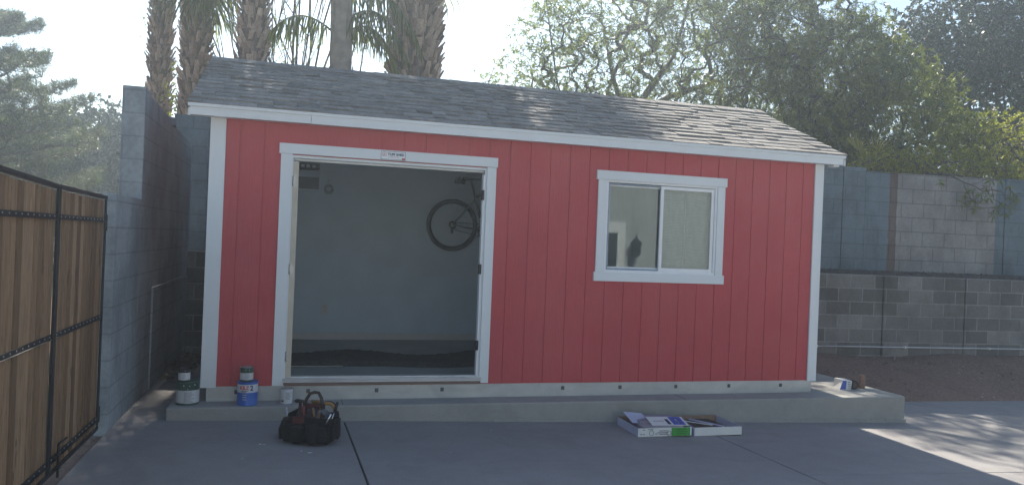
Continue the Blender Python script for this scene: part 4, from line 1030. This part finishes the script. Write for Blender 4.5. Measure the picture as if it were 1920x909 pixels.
# ficus far right
tree('tree','dark dense ficus tree rising behind the olive tree at the top right','tree',
 [[(18.0,8.5,.9),(18.0,8.5,3.5),(17.8,8.5,5)],[(17.8,8.5,5),(17.0,8.5,7.0)],[(17.8,8.5,5),(19.5,8,6.8)],[(18,8.5,3.5),(20,8,4.5)]],
 [(16.6,8.8,6.9,1.5,1.6,1.6),(18.2,8.4,7.0,1.8,1.7,1.4),(19.9,7.9,5.9,1.7,1.6,1.5),(17.6,8.4,5.4,2.3,1.7,1.7),(19.0,8.1,4.0,2.6,1.6,1.5),(15.4,9,6.3,.9,1,1.2)],
 2300,LC,BARKD,ros=5,lv=10,L=.11,Wd=.05,spread=.2,rmax=.16,shell=.6,droop=.2)
tree('shrub','yellow green thorny shrub with bare twigs at the right edge above the wall','shrub',
 [[(13.9,4.6,1.0),(13.9,4.6,2.6)],[(13.9,4.6,2.6),(13.5,4.5,3.6)],[(13.9,4.6,2.6),(14.4,4.5,3.8)],[(13.9,4.6,2.4),(13.1,4.4,3.0)]],
 [(13.9,4.6,3.6,1.1,.8,.85),(14.8,4.5,3.4,1.0,.8,.9),(13.4,4.5,3.0,.7,.6,.45)],
 620,LD,BARK,ros=3,lv=5,L=.055,Wd=.032,spread=.09,rmax=.04,twig=.0032,shell=.3,wig=.35)
tree('vine','yellow green vine sprawling along the top of the rear block wall','vine',
 [[(11.0,4.2,1.0),(11.0,4.0,2.7),(11.0,3.8,2.9)],[(11.0,3.8,2.9),(12.0,3.75,3.0),(12.8,3.6,2.95)],[(11.0,3.8,2.9),(10.2,3.9,3.05),(9.7,3.9,2.95)]],
 [(10.5,3.85,2.95,.9,.32,.22),(11.4,3.75,3.0,.8,.35,.27),(12.3,3.65,2.9,.8,.3,.2),(10.0,3.95,2.92,.5,.3,.16)],
 420,LD,BARK,ros=3,lv=5,L=.05,Wd=.03,spread=.07,rmax=.02,twig=.003,shell=.3,wig=.3,zmin=2.72)
# spray of narrow leaf rosettes hanging in front of the wall
def spray():
    pts=[(10.7,3.75,2.80),(11.0,3.35,2.76),(11.3,3.25,2.62),(11.7,3.2,2.55),(12.0,3.2,2.42)]
    t=thing('branch','overhanging branch of narrow leaf rosettes hanging in front of the pale wall patch','branch',pts[0])
    limbs=[pts,[(11.0,3.35,2.76),(11.15,3.2,2.55),(11.25,3.15,2.36)],[(11.3,3.25,2.62),(11.45,3.2,2.68),(11.75,3.1,2.70)],[(11.7,3.2,2.55),(11.85,3.15,2.33),(11.8,3.1,2.20)],[(11.0,3.35,2.76),(10.7,3.25,2.66)],[(11.7,3.2,2.55),(12.0,3.15,2.60)]]
    T_=np.array([(11.25,3.15,2.34),(11.1,3.15,2.42),(11.35,3.15,2.30),(11.2,3.1,2.50),(11.4,3.12,2.45),(11.05,3.12,2.30),(11.62,3.15,2.40),(11.75,3.1,2.22),(11.85,3.1,2.28),(11.7,3.12,2.12),(12.0,3.1,2.42),(12.05,3.12,2.30),(12.1,3.1,2.5),(11.6,3.1,2.68),(11.8,3.1,2.70),(11.5,3.1,2.56),(10.65,3.2,2.6),(12.0,3.1,2.62),(11.3,3.1,2.2),(11.45,3.1,2.36),(11.95,3.1,2.15),(12.15,3.1,2.44)])
    nodes,par,cnt,tips=skeleton(None,limbs,T_,wig=.2,seg=.12)
    e=np.where(par>=0)[0]; rad=.003*cnt**.35; V,F=frusta(nodes[par[e]],nodes[e],rad[e],rad[e],4); npmesh('stem',V,F,BARK,t)
    P=np.concatenate([nodes[tips]]); C=np.repeat(P,14,0); D=nr.normal(size=C.shape); D[:,2]-=.35; n_=len(C)
    V,F=leaves(C,D,nr.uniform(.09,.15,n_),nr.uniform(.016,.024,n_),.15); npmesh('leaves',V,F,LB,t,tint=nr.rand(n_))
spray()
# bare shrub between the palms
def bare_shrub():
    base=(.35,7.5,1.0); t=thing('shrub','tall thin bare branched shrub with few leaves between the palm trunks','shrub',base)
    P0=[];P1=[];R0=[];R1=[];LC_=[];q_=random.Random(21)
    def run(p,d,L,r,depth):
        n=7; st=L/n
        for i in range(n):
            d=(d+Vector((q_.gauss(0,.07),q_.gauss(0,.07),q_.gauss(.01,.05)))).normalized(); e=p+d*st
            P0.append(tuple(p));P1.append(tuple(e));R0.append(r*(1-i/n*.6));R1.append(r*(1-(i+1)/n*.6)); p=e
            if depth<2 and i>0 and q_.random()<.75:
                run(p,(d+Vector((q_.gauss(0,.5),q_.gauss(0,.4),q_.gauss(.1,.3)))).normalized(),L*q_.uniform(.3,.55),r*.5,depth+1)
            if depth>0 and q_.random()<.5: LC_.append(tuple(p))
    for k in range(15):
        a_=q_.uniform(-.30,.42); run(Vector((.35+a_*.4,7.5+q_.uniform(-.2,.2),1.0)),Vector((a_*1.0,q_.uniform(-.15,.15),1.35)).normalized(),q_.uniform(4.8,6.2),q_.uniform(.018,.034),0)
    V,F=frusta(P0,P1,R0,R1,4); npmesh('trunk',V,F,BARK,t,smooth=True)
    C=np.repeat(np.array(LC_),3,0); D=nr.normal(size=C.shape); n_=len(C)
    V,F=leaves(C,D,nr.uniform(.05,.09,n_),nr.uniform(.012,.02,n_),.2); npmesh('leaves',V,F,LA,t,tint=nr.rand(n_))
bare_shrub()
tree('shrub','thin leafy creeper shrub between the first two palm trunks above the wall','shrub',
 [[(-1.55,7.2,-.2),(-1.55,7.2,2.4)],[(-1.55,7.2,2.4),(-1.45,7.2,3.4),(-1.5,7.2,4.2)]],
 [(-1.55,7.2,3.3,.32,.3,.95),(-1.5,7.2,2.6,.45,.4,.35)],
 110,LB,BARK,ros=2,lv=5,L=.08,Wd=.035,spread=.05,rmax=.03,twig=.004,shell=.2,wig=.3)
tree('shrub','low hedge just visible over the block wall under the left roof end','shrub',
 [[(-.3,5.6,1.0),(-.3,5.6,2.7)]],[(-.5,5.6,2.75,.9,.4,.32)],170,LD,BARK,ros=3,lv=6,L=.07,Wd=.03,spread=.08,rmax=.03,shell=.4)
# distant dark tree, pine, and others at left
tree('tree','dark bushy tree beyond the gate left of the tall block wall','tree',
 [[(-6.3,21.8,-.3),(-6.3,21.8,2.5)],[(-6.3,21.8,2.5),(-5.5,21.8,4.2)],[(-6.3,21.8,2.5),(-7.0,21.8,4.4)]],
 [(-6.4,21.8,3.7,1.5,1.4,1.8),(-5.4,21.9,3.2,1.3,1.3,1.7),(-6.2,21.7,1.9,2.2,1.5,1.8),(-7.7,21.8,3.4,1.2,1.2,1.6),(-8.8,21.8,3.6,1.3,1.2,1.5)],
 1900,LE,BARKD,ros=4,lv=8,L=.17,Wd=.085,spread=.16,rmax=.15,shell=.6)
tree('shrub','pale green shrub tips beyond the gate beside the tall block wall','shrub',
 [[(-2.75,9.5,-.3),(-2.75,9.5,1.2)]],[(-2.65,9.5,1.45,.35,.35,.38)],120,LA,BARK,ros=3,lv=6,L=.09,Wd=.035,spread=.08,rmax=.03)
def pine():
    base=(-8.0,16.0,-.3); t=thing('pine_tree','grey green pine with layered boughs at the left edge of the photo','pine tree',base)
    H=7.6; limbs=[[base,(-8.0,16,3),(-8.0,16,H)]]
    tg=[]
    for (z,Lr,n) in ((1.9,3.3,9),(2.6,3.4,9),(3.3,3.3,9),(4.0,3.0,8),(4.6,2.6,8),(5.3,2.1,8),(6.0,1.6,7),(6.6,1.0,6),(7.2,.6,5)):
        for i in range(n):
            a=2*math.pi*(i+nr.rand()*.7)/n; L=Lr*nr.uniform(.75,1.1); d=np.array([math.cos(a),math.sin(a),0])
            p0=np.array([base[0],base[1],z+nr.uniform(-.2,.2)]); pl=[p0,p0+d*L*.35+[0,0,.10*L],p0+d*L*.7+[0,0,.17*L],p0+d*L+[0,0,.32*L]]
            limbs.append([tuple(p) for p in pl])
            side=np.array([-d[1],d[0],0])
            for s in np.linspace(.3,1.05,13):
                k=int(4+7*s); w_=.34*L*math.sin(min(1,s)*math.pi*.80+.35)
                for q in range(k): tg.append(p0+d*L*s+side*nr.uniform(-w_,w_)+np.array([0,0,.12*L*s+.2*L*s*s*.6+nr.normal(0,.07)+.05]))
    T_=np.array(tg); T_=T_[(T_[:,0]>-9.8)]
    nodes,par,cnt,tips=skeleton(None,limbs,T_,wig=.10,seg=.25)
    e=np.where(par>=0)[0]; rad=np.minimum(.004*cnt**.5,.17); V,F=frusta(nodes[par[e]],nodes[e],np.minimum(rad[par[e]],rad[e]*1.4),rad[e],4); npmesh('trunk',V,F,BARKD,t,smooth=True)
    P=nodes[tips]; C=np.repeat(P,26,0)+nr.normal(0,.045,(len(P)*26,3)); D=nr.normal(size=C.shape); D[:,2]+=.9; n_=len(C)
    V,F=leaves(C,D,nr.uniform(.09,.16,n_),nr.uniform(.012,.02,n_),.05); npmesh('crown',V,F,LP,t,tint=np.clip(np.repeat(nr.rand(len(P)),26)*.6+nr.rand(n_)*.4,0,1))
pine()

# palms
BOOT=None
def bootm():
    m=N('palm_boot'); t=m.attr(); v=m.coord(); g=m.noise(m.coord((6,6,2)),9,5,.6)
    col=m.ramp(t,[(0,(.13,.10,.085)),(.5,(.30,.23,.185)),(1,(.50,.40,.32))]); col=m.mix(1,col,m.ramp(g,[(.3,.7),(.7,1.25)]),'MULTIPLY')
    m.l(col,m.p.inputs['Base Color']); m.set('Roughness',.9); m.bump(g,.6,.01); return m.m
BOOT=bootm()
FR=leafmat('fan_frond',(.10,.12,.055),trans=.45,rough=.45,hue=[.20,.20,.10]); DRYF=leafmat('dry_frond',(.30,.25,.16),trans=.4,hue=[.45,.38,.25])
def palm(x,y,z0,H,r0,r1,label,loc_lean=(0,0),boots=True,nf=34,fl=1.5,hang=0,hangdir=None,seed=1,bsize=1,smooth=False,crown=True,group='shaggy palm trunks behind the shed'):
    t=thing('palm_tree',label,'palm tree',(x,y,z0),group=group); q_=random.Random(seed); n_r=np.random.RandomState(seed)
    lean=lambda z:(x+loc_lean[0]*(z-z0),y+loc_lean[1]*(z-z0))
    rad=lambda z:r0+(r1-r0)*(z-z0)/(H-z0)
    m=MB(); zs=np.linspace(z0,H,50); m.tube([(*lean(z),z) for z in zs],[(rad(z)*(1 if smooth else .86))*(1+.035*q_.uniform(-1,1)) for z in zs],20,t=.15 if not smooth else .8)
    if smooth:
        for i in range(70):   # peeling sheath strips
            z=q_.uniform(3.2,H-.3); a=q_.uniform(0,6.28); c=lean(z); L=q_.uniform(.15,.5); w_=q_.uniform(.02,.05); r=rad(z)+.004
            P=lambda aa,zz,h:(c[0]+(r+h)*math.cos(aa),c[1]+(r+h)*math.sin(aa),zz)
            m.add([P(a-w_/r,z,0),P(a+w_/r,z,0),P(a+w_/r*.6,z+L,.004+q_.uniform(0,.03)),P(a-w_/r*.8,z+L*.9,.02)],[(0,1,2,3)],t=q_.uniform(.3,1))
    trunk=m.build('trunk',BOOT if not smooth else SHEATH,t)
    if boots:
        m=MB(); z=max(z0,2.3); i=0
        while z<H:
            c=lean(z); r=rad(z); n=max(7,int(2*math.pi*r/(.155*bsize)))
            for k in range(n):
                a=2*math.pi*(k+(.5 if i%2 else 0)+q_.uniform(-.22,.22))/n; wd=.062*bsize*q_.uniform(.7,1.25)/r; L=.17*bsize*q_.uniform(.7,1.35); out=.06*bsize*q_.uniform(.4,1.6)
                if q_.random()<.04: continue
                dz=q_.uniform(-.03,.03); sk=q_.uniform(-.35,.35)*wd
                P=lambda aa,zz,h:(c[0]+(r*.84+h)*math.cos(aa),c[1]+(r*.84+h)*math.sin(aa),zz)
                zz=z+dz
                tip=q_.uniform(.25,.6)
                vs=[P(a-wd,zz,0),P(a+wd,zz,0),P(a+wd*tip+sk,zz+L,out+r*.12),P(a-wd*tip+sk,zz+L,out+r*.12),P(a,zz+.01,.03*bsize+r*.05),P(a+sk,zz+L*.95,out+r*.12+.022*bsize)]
                m.add(vs,[(0,4,5,3),(4,1,2,5),(3,5,2),(0,3,2,1)],t=min(1,max(0,q_.gauss(.5,.25))))
            z+=.082*bsize; i+=1
        m.build('leaf_bases',BOOT,t)
    if crown:
        m=MB(); V=[];F=[];TT=[]; c=lean(H)
        for k in range(nf):
            a=q_.uniform(0,6.28); e=q_.uniform(-.9,1.35) if not hang else q_.uniform(-1.2,1.2)
            o=Vector((c[0],c[1],H+q_.uniform(-.2,.2))); d=Vector((math.cos(a)*math.cos(e),math.sin(a)*math.cos(e),math.sin(e)))
            pl=fl*q_.uniform(.5,.8); hub=o+d*pl+Vector((0,0,-.08)); m.tube([o,o+d*pl*.5+Vector((0,0,.03)),hub],[.014,.011,.008],5,t=.6)
            s_=d.cross(Vector((0,0,1))).normalized(); n_=s_.cross(d).normalized(); nl=26; Lf=fl*.62*q_.uniform(.8,1.1); tone=q_.uniform(0,1)
            for j in range(nl):
                g_=(j/(nl-1)-.5)*R(230); dd=(d*math.cos(g_)+s_*math.sin(g_)*.95+n_*.12*math.cos(g_*2)).normalized(); L=Lf*(1-.18*abs(g_)/2)
                w_=(d*(-math.sin(g_))+s_*math.cos(g_)).normalized()*.017
                p1=hub+dd*L*.55; p2=hub+dd*L*.8+Vector((0,0,-.13*L)); p3=hub+dd*L*.9+Vector((0,0,-.42*L))
                b=len(V); V+= [hub,hub,p1-w_,p1+w_,p2-w_*.7,p2+w_*.7,p3,p3]; F+= [(b,b+1,b+3,b+2),(b+2,b+3,b+5,b+4),(b+4,b+5,b+7,b+6)]; TT+=[tone*.6+q_.uniform(0,.4)]*3
        for k in range(hang):   # skirt of hanging fronds
            a=q_.uniform(0,6.28); o=Vector((c[0]+rad(H)*math.cos(a),c[1]+rad(H)*math.sin(a),H-q_.uniform(.1,.9))); d=Vector((math.cos(a),math.sin(a),0)); hub=o+d*q_.uniform(.25,.55)+Vector((0,0,-q_.uniform(.2,.7)))
            m.tube([o,(o+hub)/2+d*.1+Vector((0,0,.1)),hub],[.014,.010,.008],5,t=.8); s_=d.cross(Vector((0,0,1)))
            for j in range(22):
                g_=(j/21-.5)*2.0; dd=(Vector((0,0,-1))+s_*g_*.55+d*q_.uniform(-.05,.25)).normalized(); L=q_.uniform(.55,1.0); w_=s_*.013; p1=hub+dd*L*.5+s_*g_*.12; p2=hub+dd*L+s_*g_*.1
                b=len(V); V+=[hub,hub,p1-w_,p1+w_,p2,p2]; F+=[(b,b+1,b+3,b+2),(b+2,b+3,b+5,b+4)]; TT+=[q_.uniform(.3,1)]*2
        m.build('frond_stems',FR,t); npmesh('fronds',[tuple(v) for v in V],F,FR,t,tint=TT)
    return t
SHEATH=plain('palm_sheath',(.30,.27,.235),.85,var=.22,scale=8,bump=.5,tintvar=.4)
palm(-2.02,8.2,-.3,8.2,.21,.185,'slim shaggy palm trunk, first from the left behind the tall block wall',nf=44,fl=1.6,hang=10,seed=3,bsize=.8)
palm(-1.26,6.9,-.3,6.7,.215,.24,'shaggy palm trunk with hanging fronds, second from the left',nf=24,fl=1.5,hang=9,seed=4,bsize=.85)
palm(-.25,5.1,1.0,7.4,.205,.20,'shaggy palm trunk rising behind the left end of the roof, third from the left',nf=60,fl=1.7,hang=6,seed=5,bsize=.85)
palm(2.31,5.95,1.0,7.7,.41,.43,'thickest palm trunk with large pointed leaf bases behind the shed roof',nf=76,fl=2.1,hang=0,seed=6,bsize=1.15)
# smooth feather palm
def feather(x,y,z0,H):
    t=palm(x,y,z0,H,.185,.155,'smooth grey trunked feather palm with drooping fronds left of the thick palm',boots=False,crown=False,smooth=True,seed=8,loc_lean=(-.02,0),group=None)
    V=[];F=[];TT=[];m=MB(); q_=random.Random(5); c=(x-.02*(H-z0),y)
    fr=[(0.1,1.0,4.75),(5.9,1.15,4.95),(6.2,1.3,5.3),(3.2,1.3,4.8)]
    for k in range(40): fr.append((q_.uniform(0,6.28),q_.uniform(1.5,2.3),None))
    for (a,Lr,zpk) in fr:
        d=Vector((math.cos(a),math.sin(a)*.9,0)); z=(zpk if zpk else H+.2); pts=[]; n=22
        st=z-.35 if zpk else H-.1; rise=.35 if zpk else q_.uniform(.3,1.1)
        for i in range(n):
            s=i/(n-1); pts.append(Vector((c[0],c[1],st))+d*Lr*(s**.9)+Vector((0,0,rise*2.2*s*(1-s)*1.6-1.05*Lr*.45*s**2.6)))
        m.tube(pts,[.018*(1-.8*i/(n-1)) for i in range(n)],5,t=.8)
        for i in range(3,n):
            for sd in (-1,1):
                for u_ in range(2):
                    p=pts[i]+(pts[i-1]-pts[i])*(u_*.5); L=.42*math.sin((i/n)*2.6+.35)+.12; s_=d.cross(Vector((0,0,1)))*sd
                    dd=(s_*.35+d*.15+Vector((0,0,-1))+Vector((q_.uniform(-.25,.25),q_.uniform(-.25,.25),0))).normalized(); w_=d*.011
                    p1=p+s_*.06+dd*L*.45; p2=p+s_*.07+dd*L; b=len(V); V+=[p-w_,p+w_,p1+w_,p1-w_,p2,p2]; F+=[(b,b+1,b+2,b+3),(b+3,b+2,b+4,b+5)]; TT+=[q_.uniform(.2,1)]*2
    m.build('frond_stems',FR,t); npmesh('fronds',[tuple(v) for v in V],F,FR,t,tint=TT)
feather(1.12,5.25,1.0,7.0)
# small fan palms
def fan(x,y,z,s,label,n=9,a0=.3,a1=2.8,mat=None,zb=1.0):
    t=thing('fan_palm',label,'fan palm',(x,y,zb)); q_=random.Random(int(x*100)); V=[];F=[];TT=[]; m=MB()
    m.tube([(x,y,zb),(x,y,z)],[.08,.06],8)
    for k in range(n):
        a=q_.uniform(a0,a1); az=q_.uniform(-.6,.6); d=Vector((math.cos(a),az,math.sin(a))).normalized(); o=Vector((x,y,z)); hub=o+d*s*.5; m.tube([o,hub],.008,5); s_=d.cross(Vector((0,1,0))).normalized()
        for j in range(22):
            g_=(j/21-.5)*R(200); dd=(d*math.cos(g_)+s_*math.sin(g_)).normalized(); w_=Vector((0,1,0)).cross(dd).normalized()*.012*s; p1=hub+dd*s*.35; p2=hub+dd*s*.6+Vector((0,0,-.06*s)); b=len(V); V+=[hub,hub,p1-w_,p1+w_,p2,p2]; F+=[(b,b+1,b+3,b+2),(b+2,b+3,b+5,b+4)]; TT+=[q_.uniform(.3,1)]*2
    m.build('stem',FR,t); npmesh('fronds',[tuple(v) for v in V],F,mat or FR,t,tint=TT)
fan(3.35,9.5,3.85,.6,'small spiky fan palm tip peeking over the roof ridge right of the thick palm')
fan(10.1,4.6,3.0,.75,'arching yellowish palm frond above the wall near the right eave',n=3,a0=.2,a1=1.2,mat=LD)
# the home across the yard, behind the camera: it is what the window panes mirror and what bounces light on the shed front
STU=plain('grey_stucco',(.40,.43,.44),.95,var=.06,scale=4,bump=.3)
hs=thing('house','grey stucco house across the yard with a covered patio','house',(2,-16,-.3))
m=MB(); m.box((-9,-22,-1),(16,-15.6,4.2)); m.build('wall',STU,hs)
m=MB(); m.add([(-9.5,-15.3,4.2),(16.5,-15.3,4.2),(16.5,-18.8,5.6),(-9.5,-18.8,5.6),(16.5,-22.4,4.2),(-9.5,-22.4,4.2)],[(0,1,2,3),(3,2,4,5),(0,3,5),(1,4,2)]); m.build('roof',plain('grey_tile_roof',(.20,.20,.19),.8),hs)
for x in (-4,1.5):
    m=MB(); m.box((x,-15.62,-.3 if x==1.5 else .6),(x+2,-15.55,1.9)); w_=m.build('window' if x!=1.5 else 'glass_door',plain('dark_house_glass',(.03,.035,.04),.1,bump=0),hs)
    m=MB(); ring(m,x-.1,x+2.1,(-.3 if x==1.5 else .5),2.0,.1,-15.64,-15.5); m.build('frame',M['trim'],w_)
m=MB(); m.box((8.6,-15.62,-.3),(10.34,-15.55,1.77)); w_=m.build('glass_door',plain('dark_house_glass',(.03,.035,.04),.1,bump=0),hs)
m=MB(); m.box((8.3,-15.65,1.771),(10.6,-15.5,2.10)); m.box((10.341,-15.65,-.3),(10.6,-15.5,1.77)); m.box((8.3,-15.65,-.3),(8.599,-15.5,1.77)); m.build('frame',M['trim'],w_)
m=MB(); m.lathe((10.9,-15.3,1.02),[(.06,0),(.14,.06),(.16,.12),(.13,.36),(.20,.42),(.14,.52),(.04,.60),(.02,.75)],16); m.tube([(10.9,-15.3,1.7),(10.9,-15.3,4.2)],.004,6); m.build('lantern',M['black'],hs)
# distant hill
def hill():
    xs=np.linspace(-130,40,80); V=[]
    prof=lambda x:19.5*math.exp(-((x+44)/20)**2)+11*math.exp(-((x+95)/30)**2)
    for j,yy in enumerate((100,122,140,165)):
        k=(0,.75,1.0,.6)[j]
        for x in xs: V.append((x,yy,-1+k*prof(x)*(1+.03*math.sin(x*.9))+ (nr.normal(0,.25) if 0<j else 0)))
    n=len(xs); F=[(j*n+i,j*n+i+1,(j+1)*n+i+1,(j+1)*n+i) for j in range(3) for i in range(n-1)]
    o=npmesh('hill',V,F,plain('desert_scrub_hill',(.17,.15,.11),.95,var=.4,scale=.4,bump=0),smooth=True); tag(o,kind='structure')
hill()

# ------------------------------------------------------------------ added haze volume imitating the bluish veil of lens glare
HZ=bpy.data.materials.new('glare_haze'); HZ.use_nodes=True; t_=HZ.node_tree; t_.nodes.clear()
ou=t_.nodes.new('ShaderNodeOutputMaterial'); pv=t_.nodes.new('ShaderNodeVolumePrincipled')
pv.inputs['Color'].default_value=(.74,.88,1,1); pv.inputs['Density'].default_value=HAZE; pv.inputs['Anisotropy'].default_value=.72
t_.links.new(pv.outputs[0],ou.inputs['Volume'])
m=MB(); m.box((-205,-60,-7),(205,205,22)); o=m.build('haze',HZ); tag(o,kind='stuff')
S.cycles.volume_bounces=1
